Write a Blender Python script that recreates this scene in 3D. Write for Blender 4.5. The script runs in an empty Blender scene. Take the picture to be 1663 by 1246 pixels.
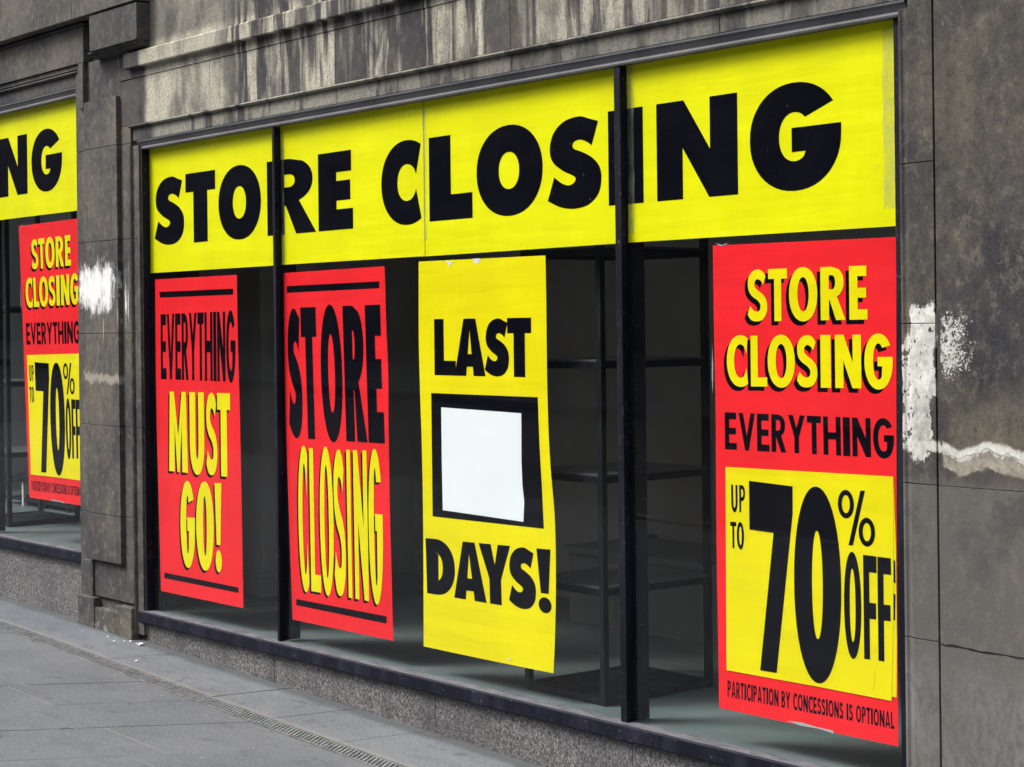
import bpy, bmesh, math, random
from mathutils import Vector, Matrix
from mathutils.geometry import tessellate_polygon
random.seed(7)
S = bpy.context.scene
COL = S.collection

# ------------------------------------------------------------------ camera model
F, PX0, HY, ROLL = 3000.0, 831.5, 535.15, 0.0115
TH = math.radians(38.91116)
CAM = Vector((7.97619, -4.2112, 1.34249))
FW = Vector((-math.cos(TH), math.sin(TH), 0)); RT = Vector((math.sin(TH), math.cos(TH), 0)); UP = Vector((0, 0, 1))
cR, sR = math.cos(ROLL), math.sin(ROLL)

def ray(px, py):
    dx, dy = px - PX0, py - HY
    return FW * F + RT * (cR * dx - sR * dy) - UP * (sR * dx + cR * dy)

def at(px, py, p=0.0):
    """point of the photograph measured on the upright plane p metres in front of the glass -> (u, z)"""
    d = ray(px, py); t = (-p - CAM.y) / d.y
    q = CAM + d * t
    return (q.x, q.z)

def U(px, py, p=0.0): return at(px, py, p)[0]

# ------------------------------------------------------------------ mesh helpers
ORG = {}
def tag(o, label=None, cat=None, group=None, kind=None):
    if label: o['label'] = label
    if cat: o['category'] = cat
    if group: o['group'] = group
    if kind: o['kind'] = kind
    return o

def empty(name, loc, label=None, cat=None, group=None):
    o = bpy.data.objects.new(name, None); COL.objects.link(o)
    o.location = loc; o.empty_display_size = .1
    ORG[o.name] = Vector(loc)
    return tag(o, label, cat, group)

class MB:
    def __init__(s): s.v = []; s.f = []
    def poly(s, pts):
        n = len(s.v); s.v += [Vector(p) for p in pts]; s.f.append(tuple(range(n, n + len(pts))))
    def box(s, u0, u1, p0, p1, z0, z1):
        """u along the front, p metres out of the glass plane, z up"""
        n = len(s.v)
        for y in (-p1, -p0):
            for (x, z) in ((u0, z0), (u1, z0), (u1, z1), (u0, z1)):
                s.v.append(Vector((x, y, z)))
        for q in ((0,1,2,3), (7,6,5,4), (0,4,5,1), (1,5,6,2), (2,6,7,3), (3,7,4,0)):
            s.f.append(tuple(n + i for i in q))
    def prism_u(s, prof, u0, u1):
        """profile [(p,z)...] swept along the wall"""
        n = len(s.v); k = len(prof)
        for u in (u0, u1):
            for (p, z) in prof: s.v.append(Vector((u, -p, z)))
        s.f.append(tuple(n + i for i in range(k))); s.f.append(tuple(n + k + i for i in reversed(range(k))))
        for i in range(k):
            j = (i + 1) % k; s.f.append((n + i, n + k + i, n + k + j, n + j))
    def prism_z(s, prof, z0, z1):
        """profile [(u,p)...] swept upwards"""
        n = len(s.v); k = len(prof)
        for z in (z0, z1):
            for (u, p) in prof: s.v.append(Vector((u, -p, z)))
        s.f.append(tuple(n + i for i in range(k))); s.f.append(tuple(n + k + i for i in reversed(range(k))))
        for i in range(k):
            j = (i + 1) % k; s.f.append((n + i, n + k + i, n + k + j, n + j))
    def build(s, name, mat, parent=None, bevel=0, recalc=True, smooth=False, rough=0, subdiv=0):
        me = bpy.data.meshes.new(name)
        org = ORG.get(parent.name, Vector((0,0,0))) if parent else Vector((0,0,0))
        me.from_pydata([v - org for v in s.v], [], s.f)
        bm = bmesh.new(); bm.from_mesh(me)
        if recalc: bmesh.ops.recalc_face_normals(bm, faces=bm.faces)
        if bevel:
            bmesh.ops.bevel(bm, geom=list(bm.edges), offset=bevel, segments=2, profile=.6, affect='EDGES', clamp_overlap=True)
        bm.to_mesh(me); bm.free()
        me.materials.append(mat)
        if smooth:
            for p in me.polygons: p.use_smooth = True
        o = bpy.data.objects.new(name, me); COL.objects.link(o)
        if parent:
            o.parent = parent
            ORG[o.name] = org
        return o

def subpart(name, mb, mat, part, **k):
    return mb.build(name, mat, part, **k)

# ------------------------------------------------------------------ shader helpers
class NT:
    def __init__(s, name):
        s.mat = bpy.data.materials.new(name); s.mat.use_nodes = True
        s.t = s.mat.node_tree; s.t.nodes.clear()
        s.out = s.t.nodes.new('ShaderNodeOutputMaterial')
        g = s.t.nodes.new('ShaderNodeNewGeometry'); s.P = g.outputs['Position']; s.geo = g
        x = s.t.nodes.new('ShaderNodeSeparateXYZ'); s.t.links.new(s.P, x.inputs[0])
        s.x, s.y, s.z = x.outputs
    def link(s, a, i):
        if isinstance(a, bpy.types.NodeSocket): s.t.links.new(a, i)
        elif isinstance(a, (tuple, list)):
            i.default_value = tuple(a) + ((1,) if len(i.default_value) == 4 and len(a) == 3 else ())
        else: i.default_value = a
    def m(s, op, a, b=None, c=None, clamp=False):
        n = s.t.nodes.new('ShaderNodeMath'); n.operation = op; n.use_clamp = clamp
        s.link(a, n.inputs[0])
        if b is not None: s.link(b, n.inputs[1])
        if c is not None: s.link(c, n.inputs[2])
        return n.outputs[0]
    def add(s, a, b): return s.m('ADD', a, b)
    def sub(s, a, b): return s.m('SUBTRACT', a, b)
    def mul(s, a, b): return s.m('MULTIPLY', a, b)
    def mx(s, a, b): return s.m('MAXIMUM', a, b)
    def mn(s, a, b): return s.m('MINIMUM', a, b)
    def ss(s, x, a, b, lo=0., hi=1.):
        n = s.t.nodes.new('ShaderNodeMapRange'); n.interpolation_type = 'SMOOTHSTEP'
        s.link(x, n.inputs[0]); s.link(a, n.inputs[1]); s.link(b, n.inputs[2]); n.inputs[3].default_value = lo; n.inputs[4].default_value = hi
        return n.outputs[0]
    def vec(s, sx, sy, sz, off=(0,0,0)):
        n = s.t.nodes.new('ShaderNodeMapping'); s.t.links.new(s.P, n.inputs[0])
        n.inputs['Scale'].default_value = (sx, sy, sz); n.inputs['Location'].default_value = off
        return n.outputs[0]
    def noise(s, v, scale=1, detail=4, rough=.55, dist=0.):
        n = s.t.nodes.new('ShaderNodeTexNoise'); s.t.links.new(v, n.inputs['Vector'])
        n.inputs['Scale'].default_value = scale; n.inputs['Detail'].default_value = detail
        n.inputs['Roughness'].default_value = rough; n.inputs['Distortion'].default_value = dist
        return n.outputs[0]
    def voro(s, v, scale=1, feat='F1'):
        n = s.t.nodes.new('ShaderNodeTexVoronoi'); s.t.links.new(v, n.inputs['Vector']); n.feature = feat
        n.inputs['Scale'].default_value = scale
        return n.outputs[0]
    def mix(s, f, a, b):
        n = s.t.nodes.new('ShaderNodeMix'); n.data_type = 'RGBA'
        s.link(f, n.inputs[0]); s.link(a, n.inputs[6]); s.link(b, n.inputs[7])
        return n.outputs[2]
    def bump(s, h, strength=.3, dist=.01, prev=None):
        n = s.t.nodes.new('ShaderNodeBump'); s.link(h, n.inputs['Height'])
        n.inputs['Strength'].default_value = strength; n.inputs['Distance'].default_value = dist
        if prev is not None: s.t.links.new(prev, n.inputs['Normal'])
        return n.outputs[0]
    def bsdf(s, col, rough=.8, spec=.3, normal=None, metal=0.):
        b = s.t.nodes.new('ShaderNodeBsdfPrincipled')
        s.link(col, b.inputs['Base Color']); s.link(rough, b.inputs['Roughness']); s.link(metal, b.inputs['Metallic'])
        b.inputs['Specular IOR Level'].default_value = spec
        if normal is not None: s.t.links.new(normal, b.inputs['Normal'])
        s.t.links.new(b.outputs[0], s.out.inputs[0]); return s.mat

def ubox(n, u0, u1, z0, z1, soft_u, soft_z, distort=None, amt=0.):
    """soft rectangular patch (a real stain of its own shape) in wall coordinates"""
    x, z = n.x, n.z
    if distort is not None:
        d = n.mul(n.sub(distort, .5), amt); x = n.add(x, d); z = n.add(z, d)
    a = n.mul(n.ss(x, u0 - soft_u, u0 + soft_u), n.ss(x, u1 - soft_u, u1 + soft_u, 1, 0))
    b = n.mul(n.ss(z, z0 - soft_z, z0 + soft_z), n.ss(z, z1 - soft_z, z1 + soft_z, 1, 0))
    return n.mul(a, b)

WHITE = (.74, .73, .68)
def stone_base(n, lo=(.028,.028,.034), hi=(.088,.080,.070), tint=(.052,.052,.060)):
    big = n.noise(n.vec(1, 1, 1), 1.6, 5, .6)
    mid = n.noise(n.vec(1, 1, .6), 9, 6, .65)
    fine = n.noise(n.vec(1, 1, 1), 140, 3, .7)
    streak = n.noise(n.vec(9, 9, .7), 1.0, 5, .6)
    c = n.mix(n.ss(big, .38, .60), lo, hi)
    c = n.mix(n.mul(n.ss(mid, .42, .66), .7), c, tint)
    med = n.noise(n.vec(1, 1, .8, (4, 4, 4)), 30, 5, .75)
    c = n.mix(n.mul(n.ss(med, .50, .68), .55), c, tuple(k * 1.75 for k in hi))
    c = n.mix(n.mul(n.ss(med, .48, .32), .55), c, tuple(k * .7 for k in lo))
    c = n.mix(n.mul(n.ss(streak, .5, .72), .45), c, (.026,.026,.030))
    sp = n.noise(n.vec(1, 1, 1), 320, 2, .5)
    c = n.mix(n.mul(n.ss(sp, .55, .75), .55), c, (.15,.145,.13))
    c = n.mix(n.mul(n.ss(sp, .45, .28), .5), c, (.012,.012,.014))
    # sparse pale flecks, drips and knocks
    fl = n.noise(n.vec(60, 60, 22), 1.0, 2, .5)
    c = n.mix(n.mul(n.ss(fl, .74, .80), .55), c, (.30,.29,.27))
    sc = n.noise(n.vec(25, 25, 5, (3, 1, 0)), 1.0, 4, .7, 1.5)
    c = n.mix(n.mul(n.ss(sc, .68, .76), .35), c, (.20,.19,.18))
    # hairline scratches and crazing
    for k, (sc_, off, am) in enumerate((((3.2, 3.2, 2.6), (1, 0, 5), .32), ((6, 6, 2.2), (7, 3, 1), .26))):
        q = n.m('ABSOLUTE', n.sub(n.noise(n.vec(*sc_, off), 1.0, 3, .5, .4), .5))
        gate = n.ss(n.noise(n.vec(2.5, 2.5, 2.5, (k * 4, 2, 0)), 1.0, 3, .6), .50, .60)
        c = n.mix(n.mul(n.mul(n.ss(q, .0015, .0035, 1, 0), gate), am), c, (.24, .23, .22) if k else (.015, .015, .018))
    h = n.add(n.mul(fine, .5), n.mul(mid, 1.2))
    h = n.add(h, n.mul(med, .9))
    return c, h

def mat_stone(name, lo=(.028,.028,.034), hi=(.088,.080,.070), tint=(.052,.052,.060), leach=None, extra=None, bs=.35):
    n = NT(name)
    c, h = stone_base(n, lo, hi, tint)
    if leach: c = leach(n, c)
    if extra: c, h = extra(n, c, h)
    nb = n.bump(h, bs, .004)
    return n.bsdf(c, .82, .25, nb)

def leach_frieze(n, c):
    # pale lime leaching: vertical runs of washed stone, starting at a sharp line near the left end
    warp = n.noise(n.vec(5, 5, 2.5), 1.0, 3, .6)
    start = n.ss(n.add(n.x, n.mul(n.sub(warp, .5), .10)), .045, .10)
    runs = n.noise(n.vec(8.5, .3, 1.15), 1.0, 5, .62, .55)
    runs2 = n.noise(n.vec(30, .3, .9, (7, 0, 2)), 1.0, 3, .6)
    left = n.ss(n.x, .75, .98, 1, 0)
    cov = n.mx(n.ss(n.add(n.add(runs, n.mul(n.sub(runs2, .5), .34)), n.mul(n.sub(warp, .5), .16)), .45, .585), n.mul(left, .85))
    right = n.ss(n.x, 2.6, 4.2, 1, .55)
    grain = n.noise(n.vec(1, 1, 1), 95, 4, .8)
    g = n.ss(grain, .30, .60, .35, 1)
    blot = n.ss(n.noise(n.vec(6, 6, 3, (2, 5, 1)), 1.0, 3, .6), .34, .58, .30, 1)
    f = n.mul(n.mul(start, cov), n.mul(n.mul(g, right), blot))
    top = n.ss(n.z, 2.70, 2.74, 1, .45)
    c = n.mix(n.mul(n.mul(f, top), .97), c, (.58, .545, .43))
    pk = n.ss(n.noise(n.vec(1, 1, 1, (9, 0, 0)), 190, 2, .7), .60, .68)
    return n.mix(n.mul(pk, .5), c, (.03, .03, .032))

def leach_band(n, c):
    start = n.ss(n.x, .10, .18)
    runs = n.noise(n.vec(7, .3, 1.6, (4, 0, 0)), 1.0, 5, .65, .6)
    cov = n.ss(runs, .40, .54)
    grain = n.ss(n.noise(n.vec(1, 1, 1), 100, 4, .8), .3, .6, .3, 1)
    right = n.ss(n.x, 1.0, 3.0, 1, .6)
    return n.mix(n.mul(n.mul(n.mul(start, cov), n.mul(grain, right)), .8), c, (.36, .345, .28))

def pier_extra(n, c, h):
    # lighter scoured stone low down on the pier
    mid = n.mul(n.ss(n.z, .93, .88), n.ss(n.x, 4.4, 4.5))
    lowm = n.mul(n.ss(n.z, .50, .30), n.ss(n.x, 4.4, 4.5))
    sc = n.noise(n.vec(7, 7, 4), 1.0, 6, .7, .6)
    c = n.mix(n.mul(lowm, n.ss(sc, .30, .60, .25, .95)), c, (.215, .208, .215))
    sc2 = n.noise(n.vec(26, 26, 12, (1, 7, 2)), 1.0, 7, .85, .8)
    c = n.mix(n.mul(n.mx(lowm, n.mul(mid, .7)), n.ss(sc2, .47, .58, 0, .8)), c, (.055, .054, .060))
    c = n.mix(n.mul(mid, .6), c, (.15, .14, .125))
    dk = n.mul(n.mul(n.ss(n.noise(n.vec(3, 3, 3, (1, 2, 8)), 1.0, 6, .75), .5, .62), n.ss(n.x, 4.4, 4.5)), n.ss(n.z, .6, .9, .4, 1))
    c = n.mix(n.mul(dk, .45), c, (.030, .030, .034))
    rough = n.noise(n.vec(1, 1, 1), 34, 7, .75)
    fine = n.noise(n.vec(1, 1, 1), 150, 4, .75)
    d0 = n.noise(n.vec(1, 1, .7), 16, 6, .7)
    # flaking paint: solid on the band beside the window
    a = n.mul(ubox(n, 4.612, 4.704, .955, 1.400, .009, .055, d0, .10), n.ss(n.add(n.sub(n.x, n.mul(n.sub(n.z, .95), .22)), n.mul(n.sub(d0, .5), .12)), 4.645, 4.668, 1, 0))
    holes = n.ss(n.noise(n.vec(1, 1, .6, (2, 2, 2)), 42, 4, .7), .375, .42)
    med2 = n.noise(n.vec(1, 1, 1, (3, 3, 3)), 60, 4, .7); on0 = n.ss(n.x, 4.722, 4.727)
    low = n.ss(n.add(n.z, n.mul(n.x, 3.2)), 4.75*3.2+1.05-.52, 4.75*3.2+1.05-.47)
    pa = n.ss(n.mul(n.add(a, n.mul(n.sub(rough, .5), 1.1)), holes), .40, .52)
    pa = n.mul(pa, n.ss(a, .03, .12))
    pa = n.mul(pa, n.ss(n.noise(n.vec(14, 14, 6, (5, 1, 1)), 1.0, 4, .7), .30, .55, .55, 1))
    # the same paint left in islands on the moulding
    b = ubox(n, 4.578, 4.622, 1.0, 1.315, .004, .05, d0, .12)
    pb = n.ss(n.mul(b, n.ss(rough, .42, .50)), .4, .6)
    # speckled, worn-out remains on the big stone, fading to the right
    g = n.mul(ubox(n, 4.70, 4.87, 1.185, 1.385, .06, .06, d0, .14), n.ss(n.x, 4.725, 4.90, 1, .30))
    pc = n.mul(n.ss(n.add(n.add(n.mul(fine, .65), n.mul(med2, .35)), n.mul(g, .28)), .70, .755), n.ss(g, .03, .15)); pc = n.mul(n.mul(pc, on0), .9)
    # wavy white line over a strip of bare render
    wl = n.noise(n.vec(5, .1, .1, (3.3, 0, 0)), 1.0, 3, .55)
    zc = n.add(n.mul(n.sub(wl, .5), .13), .986)
    zc = n.add(zc, n.mul(n.sub(d0, .5), .045))
    dz = n.sub(n.z, zc)
    on = n.ss(n.x, 4.724, 4.735)
    wline = n.mul(n.mul(n.ss(dz, -.004, .006), n.ss(n.add(dz, n.mul(n.sub(rough, .5), .09)), .008, .024, 1, 0)), on)
    bare = n.mul(n.mul(n.ss(dz, -.050, -.040), n.ss(dz, -.002, .006, 1, 0)), on)
    wb = n.mul(n.mul(n.ss(n.add(dz, n.mul(n.sub(rough,.5),.05)), -.012, -.002), n.ss(dz, .016, .03, 1, 0)), n.ss(n.x, 4.58, 4.6))
    wb = n.mul(wb, n.ss(rough, .42, .5))
    c = n.mix(bare, c, n.mix(n.ss(rough, .35, .65), (.20, .18, .145), (.36, .33, .27)))
    paint = n.mx(n.mx(pa, pb), n.mx(pc, n.mx(wline, wb)))
    wh = n.mix(n.ss(rough, .38, .62), WHITE, (.50, .49, .44))
    c = n.mix(paint, c, wh)
    h = n.add(h, n.mul(paint, 1.2)); h = n.sub(h, n.mul(bare, 1.0))
    return c, h

def pilaster_extra(n, c, h):
    rough = n.noise(n.vec(1, 1, 1), 22, 7, .75)
    d0 = n.noise(n.vec(1, 1, .5), 9, 6, .7)
    a = ubox(n, -.64, -.225, 1.47, 1.68, .08, .075, d0, .20)
    brush = n.noise(n.vec(26, 26, 7, (0, 0, 9)), 1.0, 5, .7)
    pa = n.ss(n.add(n.add(a, n.mul(n.sub(rough, .5), 1.3)), n.mul(n.sub(brush, .5), 1.5)), .30, .95)
    pa = n.mul(pa, n.ss(a, .04, .35))
    # runs below the splash and thin dribbles on the neighbouring face
    dr = n.noise(n.vec(32, 5, 2.2), 1.0, 3, .6)
    b = ubox(n, -.60, -.10, 1.28, 1.50, .05, .08)
    pd = n.mul(n.ss(dr, .66, .72), n.mul(b, .6))
    e = ubox(n, -.19, -.12, 1.40, 1.66, .02, .05)
    pe = n.mul(n.ss(n.noise(n.vec(70, 5, 5), 1.0, 4, .7), .56, .62), e)
    # line of bare render
    wl = n.noise(n.vec(6, .1, .1, (1.3, 0, 0)), 1.0, 3, .55)
    zc = n.add(n.mul(n.sub(wl, .5), .14), 1.13)
    dz = n.m('ABSOLUTE', n.sub(n.z, zc))
    ln = n.mul(n.mul(n.ss(n.add(dz, n.mul(n.sub(rough, .5), .10)), .010, .028, 1, 0), n.ss(n.x, -.62, -.58)), n.ss(n.x, -.19, -.16, 1, 0))
    c = n.mix(n.mul(ln, .8), c, (.36, .33, .27))
    # scoured base
    base = n.mul(n.ss(n.z, .06, -.02), n.ss(rough, .56, .66))
    c = n.mix(n.mul(base, .7), c, (.40, .39, .35))
    paint = n.mx(pa, n.mx(pd, pe))
    c = n.mix(paint, c, (.80, .80, .78))
    return c, n.add(h, n.mul(paint, .8))

M = {}
M['stone'] = mat_stone('sooty_sandstone')
M['stone_left'] = mat_stone('sooty_sandstone_brown', lo=(.050,.047,.045), hi=(.125,.112,.092), tint=(.075,.072,.07))
M['frieze'] = mat_stone('leached_sandstone', leach=leach_frieze)
M['band'] = mat_stone('architrave_sandstone', leach=leach_band)
M['pier'] = mat_stone('pier_sandstone', lo=(.032,.031,.036), hi=(.118,.102,.076), tint=(.064,.060,.060), extra=pier_extra)
M['pilaster'] = mat_stone('pilaster_sandstone', lo=(.044,.043,.048), hi=(.130,.116,.092), tint=(.080,.076,.074), extra=pilaster_extra)

def mk_moulding():
    n = NT('grey_painted_moulding')
    a = n.noise(n.vec(2, 2, 2), 2, 4, .6); b = n.noise(n.vec(20, 20, 20), 1, 4, .7)
    c = n.mix(n.ss(a, .35, .65), (.075,.075,.082), (.115,.113,.120))
    c = n.mix(n.mul(n.ss(b, .60, .70), .5), c, (.04,.04,.045))
    return n.bsdf(c, .6, .35, n.bump(b, .2, .003))
M['mould'] = mk_moulding()

def mk_granite():
    n = NT('grey_granite')
    v = n.noise(n.vec(1, 1, 1), 120, 3, .65); w = n.noise(n.vec(1, 1, 1, (5, 5, 5)), 75, 2, .6)
    big = n.noise(n.vec(1, 1, 1), 2.2, 4, .6)
    c = n.mix(n.ss(v, .42, .60), (.062,.058,.062), (.23,.22,.22))
    c = n.mix(n.ss(w, .57, .66), c, (.34,.32,.31))
    c = n.mix(n.mul(n.ss(big, .4, .7), .45), c, (.065,.062,.066))
    dirt = n.ss(n.noise(n.vec(5, 5, 1.2), 1, 4, .6), .52, .68)
    c = n.mix(n.mul(dirt, .4), c, (.035,.034,.037))
    return n.bsdf(c, .6, .35, n.bump(v, .25, .003))
M['granite'] = mk_granite()

def mk_paint(name, col, chip=(.12,.12,.13), rough=.35, amt=.5, dust=0):
    n = NT(name)
    a = n.noise(n.vec(12, 12, 3), 1.0, 5, .65); b = n.noise(n.vec(1, 1, 1), 75, 3, .7)
    c = n.mix(n.ss(a, .45, .7), col, tuple(min(1, k * 2.0 + .006) for k in col))
    c = n.mix(n.mul(n.ss(b, .655, .71), amt), c, chip)
    if dust:
        sx = n.t.nodes.new('ShaderNodeSeparateXYZ'); n.t.links.new(n.geo.outputs['Normal'], sx.inputs[0])
        dd = n.noise(n.vec(9, 30, 9), 1.0, 5, .7)
        c = n.mix(n.mul(n.ss(sx.outputs[2], .5, .95), n.ss(dd, .3, .62, .45, 1)), c, dust)
    scr = n.m('ABSOLUTE', n.sub(n.noise(n.vec(5, 5, 2, (2, 2, 0)), 1.0, 3, .5, .5), .5))
    c = n.mix(n.mul(n.ss(scr, .001, .003, 1, 0), .0 if dust else .14), c, (.12, .12, .14))
    r = n.ss(a, .3, .7, rough, rough + .25)
    return n.bsdf(c, r, .18, n.bump(b, .15, .002))
M['navy'] = mk_paint('dark_navy_gloss_paint', (.0045,.0045,.011), (.22,.22,.24), .5, .6)
M['sill'] = mk_paint('worn_navy_sill_paint', (.0055,.0055,.014), (.26,.26,.28), .5, .6, (.15,.15,.165))
M['rack'] = mk_paint('black_steel', (.004,.006,.011), (.10,.11,.12), .45, .3)

def mk_print(name, col, var=.06, rough=.45, spec=.12, wave=.34):
    n = NT(name)
    a = n.noise(n.vec(3, 3, 3), 1.0, 4, .6); w = n.noise(n.vec(1.2, 1, 9), 1.0, 3, .5); w2 = n.noise(n.vec(7, 1, 2), 1.0, 3, .5)
    cr = n.m('ABSOLUTE', n.sub(n.noise(n.vec(1.1, 1, 1.6, (3, 0, 2)), 1.0, 3, .5, .5), .5)); cr = n.ss(cr, 0, .02)
    c = n.mix(n.ss(a, .3, .7), tuple(k * (1 - var) for k in col), tuple(min(1, k * (1 + var * .4)) for k in col))
    sp = n.noise(n.vec(1, 1, 1), 60, 2, .5)
    c = n.mix(n.mul(n.ss(sp, .745, .79), .35), c, (.35, .33, .3))
    return n.bsdf(c, rough, spec, n.bump(n.add(n.add(w, w2), n.mul(cr, .025)), wave, .016))
M['banner_yellow'] = mk_print('banner_yellow', (.90, .875, .0))
M['poster_yellow'] = mk_print('poster_yellow', (.92, .80, .0))
M['poster_red'] = mk_print('poster_red', (.96, .020, .028), .08)
M['ink'] = mk_print('black_ink', (.0012, .0013, .0055), .3, .6, .02)
M['paper'] = mk_print('white_paper', (.90, .94, .965), .03, .5, .1, .08)
M['tear'] = mk_print('torn_white_paper', (.82, .80, .82), .05)

def mk_tape():
    n = NT('clear_tape')
    d = n.t.nodes.new('ShaderNodeBsdfPrincipled'); a = n.noise(n.vec(30, 1, 14), 1.0, 4, .7)
    n.link(n.mix(n.ss(a, .35, .65), (.30,.35,.26), (.46,.50,.34)), d.inputs['Base Color']); d.inputs['Roughness'].default_value = .35
    tr = n.t.nodes.new('ShaderNodeBsdfTransparent'); mx = n.t.nodes.new('ShaderNodeMixShader')
    n.link(n.ss(a, .3, .7, .10, .34), mx.inputs[0]); n.t.links.new(tr.outputs[0], mx.inputs[1]); n.t.links.new(d.outputs[0], mx.inputs[2])
    n.t.links.new(mx.outputs[0], n.out.inputs[0]); return n.mat
M['tape'] = mk_tape()
M['tape_white'] = mk_print('milky_tape', (.42, .46, .46), .3)

def mk_glass():
    n = NT('shop_glass')
    tr = n.t.nodes.new('ShaderNodeBsdfTransparent'); tr.inputs[0].default_value = (.93, .95, .945, 1)
    gl = n.t.nodes.new('ShaderNodeBsdfGlossy'); gl.inputs['Roughness'].default_value = .015
    w = n.noise(n.vec(1.3, 1, 1.3), 1.0, 2, .5)
    n.t.links.new(n.bump(w, .05, .01), gl.inputs['Normal'])
    dp = n.t.nodes.new('ShaderNodeVectorMath'); dp.operation = 'DOT_PRODUCT'
    n.t.links.new(n.geo.outputs['Incoming'], dp.inputs[0]); n.t.links.new(n.geo.outputs['Normal'], dp.inputs[1])
    cs = n.m('ABSOLUTE', dp.outputs['Value'])
    fr = n.add(.036, n.mul(.6, n.m('POWER', n.sub(1, cs), 5)))
    mx = n.t.nodes.new('ShaderNodeMixShader'); n.t.links.new(fr, mx.inputs[0])
    n.t.links.new(tr.outputs[0], mx.inputs[1]); n.t.links.new(gl.outputs[0], mx.inputs[2])
    # dust, wipe marks and specks on the pane
    df = n.t.nodes.new('ShaderNodeBsdfDiffuse'); df.inputs[0].default_value = (.55, .57, .60, 1)
    dn = n.noise(n.vec(2, 1, 5), 1.0, 5, .65, .6); spk = n.noise(n.vec(1, 1, 1), 85, 2, .5)
    lowd = n.ss(n.z, .02, .30, .006, 0.)
    k = n.add(n.ss(dn, .4, .7, .002, .006), n.mul(n.ss(spk, .775, .81), .30)); k = n.add(k, lowd)
    m2 = n.t.nodes.new('ShaderNodeMixShader'); n.t.links.new(k, m2.inputs[0])
    n.t.links.new(mx.outputs[0], m2.inputs[1]); n.t.links.new(df.outputs[0], m2.inputs[2])
    n.t.links.new(m2.outputs[0], n.out.inputs[0]); return n.mat
M['glass'] = mk_glass()

def mk_plain(name, a, b, sc=3, rough=.8, spec=.3, bs=.1):
    n = NT(name); k = n.noise(n.vec(1, 1, 1), sc, 5, .6); f = n.noise(n.vec(1, 1, 1), sc * 25, 3, .6)
    c = n.mix(n.ss(k, .35, .65), a, b)
    return n.bsdf(c, rough, spec, n.bump(f, bs, .003))
M['inner_wall'] = mk_plain('interior_wall_paint', (.58,.565,.55), (.68,.66,.64), 1.5)
M['inner_dark'] = mk_plain('interior_dark_wall', (.16,.16,.165), (.21,.21,.215), 1.5)
M['inner_floor'] = mk_plain('display_floor_vinyl', (.11,.145,.142), (.17,.21,.205), 2.0, .35, .5)
M['shelf'] = mk_plain('shelf_board', (.07,.07,.075), (.11,.11,.115), 4, .4, .5)
M['chip'] = mk_plain('plaster', (.7,.7,.68), (.85,.85,.83), 30)
M['opp'] = mat_stone('opposite_sandstone', lo=(.025,.025,.028), hi=(.055,.052,.05), tint=(.03,.03,.034))

def mk_paving(name, lift=1.0):
    n = NT(name)
    info = n.t.nodes.new('ShaderNodeNewGeometry')
    rnd = info.outputs['Random Per Island']
    big = n.noise(n.vec(1, 1, 1), 1.3, 5, .6); mid = n.noise(n.vec(2.0, 5, 5), 1.8, 6, .7); fine = n.noise(n.vec(1, 1, 1), 110, 4, .8)
    c = n.mix(n.ss(big, .35, .65), (.088*lift,.104*lift,.118*lift), (.135*lift,.148*lift,.160*lift))
    c = n.mix(n.mul(n.ss(mid, .48, .68), .55), c, (.074*lift,.086*lift,.098*lift))
    c = n.mix(n.mul(rnd, .32), c, (.150*lift,.155*lift,.166*lift))
    c = n.mix(n.mul(n.ss(fine, .52, .66), .6), c, (.23*lift,.245*lift,.265*lift))
    c = n.mix(n.mul(n.ss(fine, .48, .36), .6), c, (.060,.066,.072))
    stn = n.noise(n.vec(4, 9, 9, (2, 1, 3)), 1.0, 5, .7)
    c = n.mix(n.mul(n.ss(stn, .56, .68), .35 if lift < 1.05 else .6), c, (.075,.078,.08))
    sp = n.noise(n.vec(22, 34, 20), 1.0, 1, .5)
    c = n.mix(n.mul(n.ss(sp, .80, .82), .6), c, (.36,.35,.34))
    gum = n.noise(n.vec(9, 11, 9, (6, 2, 0)), 1.0, 0, .5)
    c = n.mix(n.mul(n.ss(gum, .80, .82), .45), c, (.05,.055,.06))
    if lift > 1.05:                      # grimy line at the foot of the wall, sandy line along the drain
        d = n.mul(n.y, -1)
        c = n.mix(n.mul(n.ss(n.add(d, n.mul(n.sub(mid, .5), .08)), .07, .12, 1, 0), .6), c, (.05,.05,.05))
        c = n.mix(n.mul(n.ss(n.add(d, n.mul(n.x, -.014)), .325, .345), .45), c, (.24,.225,.20))
    return n.bsdf(c, .75, .25, n.bump(n.add(fine, mid), .4, .003))
M['paving'] = mk_paving('slate_paving')
M['strip'] = mk_paving('kerb_strip_stone', 1.12)
M['joint'] = mk_plain('dark_joint_sand', (.035,.035,.034), (.07,.068,.064), 12)
M['sand'] = mk_plain('pale_joint_mortar', (.20,.19,.175), (.27,.255,.235), 12)
M['drain'] = mk_plain('galvanised_grate', (.17,.185,.19), (.29,.31,.32), 30, .5, .4)
M['drain_dark'] = mk_plain('drain_channel', (.02,.021,.023), (.05,.052,.056), 20)
M['road'] = mk_plain('asphalt', (.045,.045,.047), (.065,.065,.066), 4, .85, .2, .5)
M['kerb'] = mk_plain('kerb_granite', (.15,.15,.15), (.22,.22,.21), 30)
M['joint_stone'] = mk_plain('joint_mortar', (.022,.021,.021), (.05,.047,.043), 9)
M['crack'] = mk_plain('crack_shadow_gap', (.01,.01,.01), (.02,.02,.02), 9)

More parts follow.
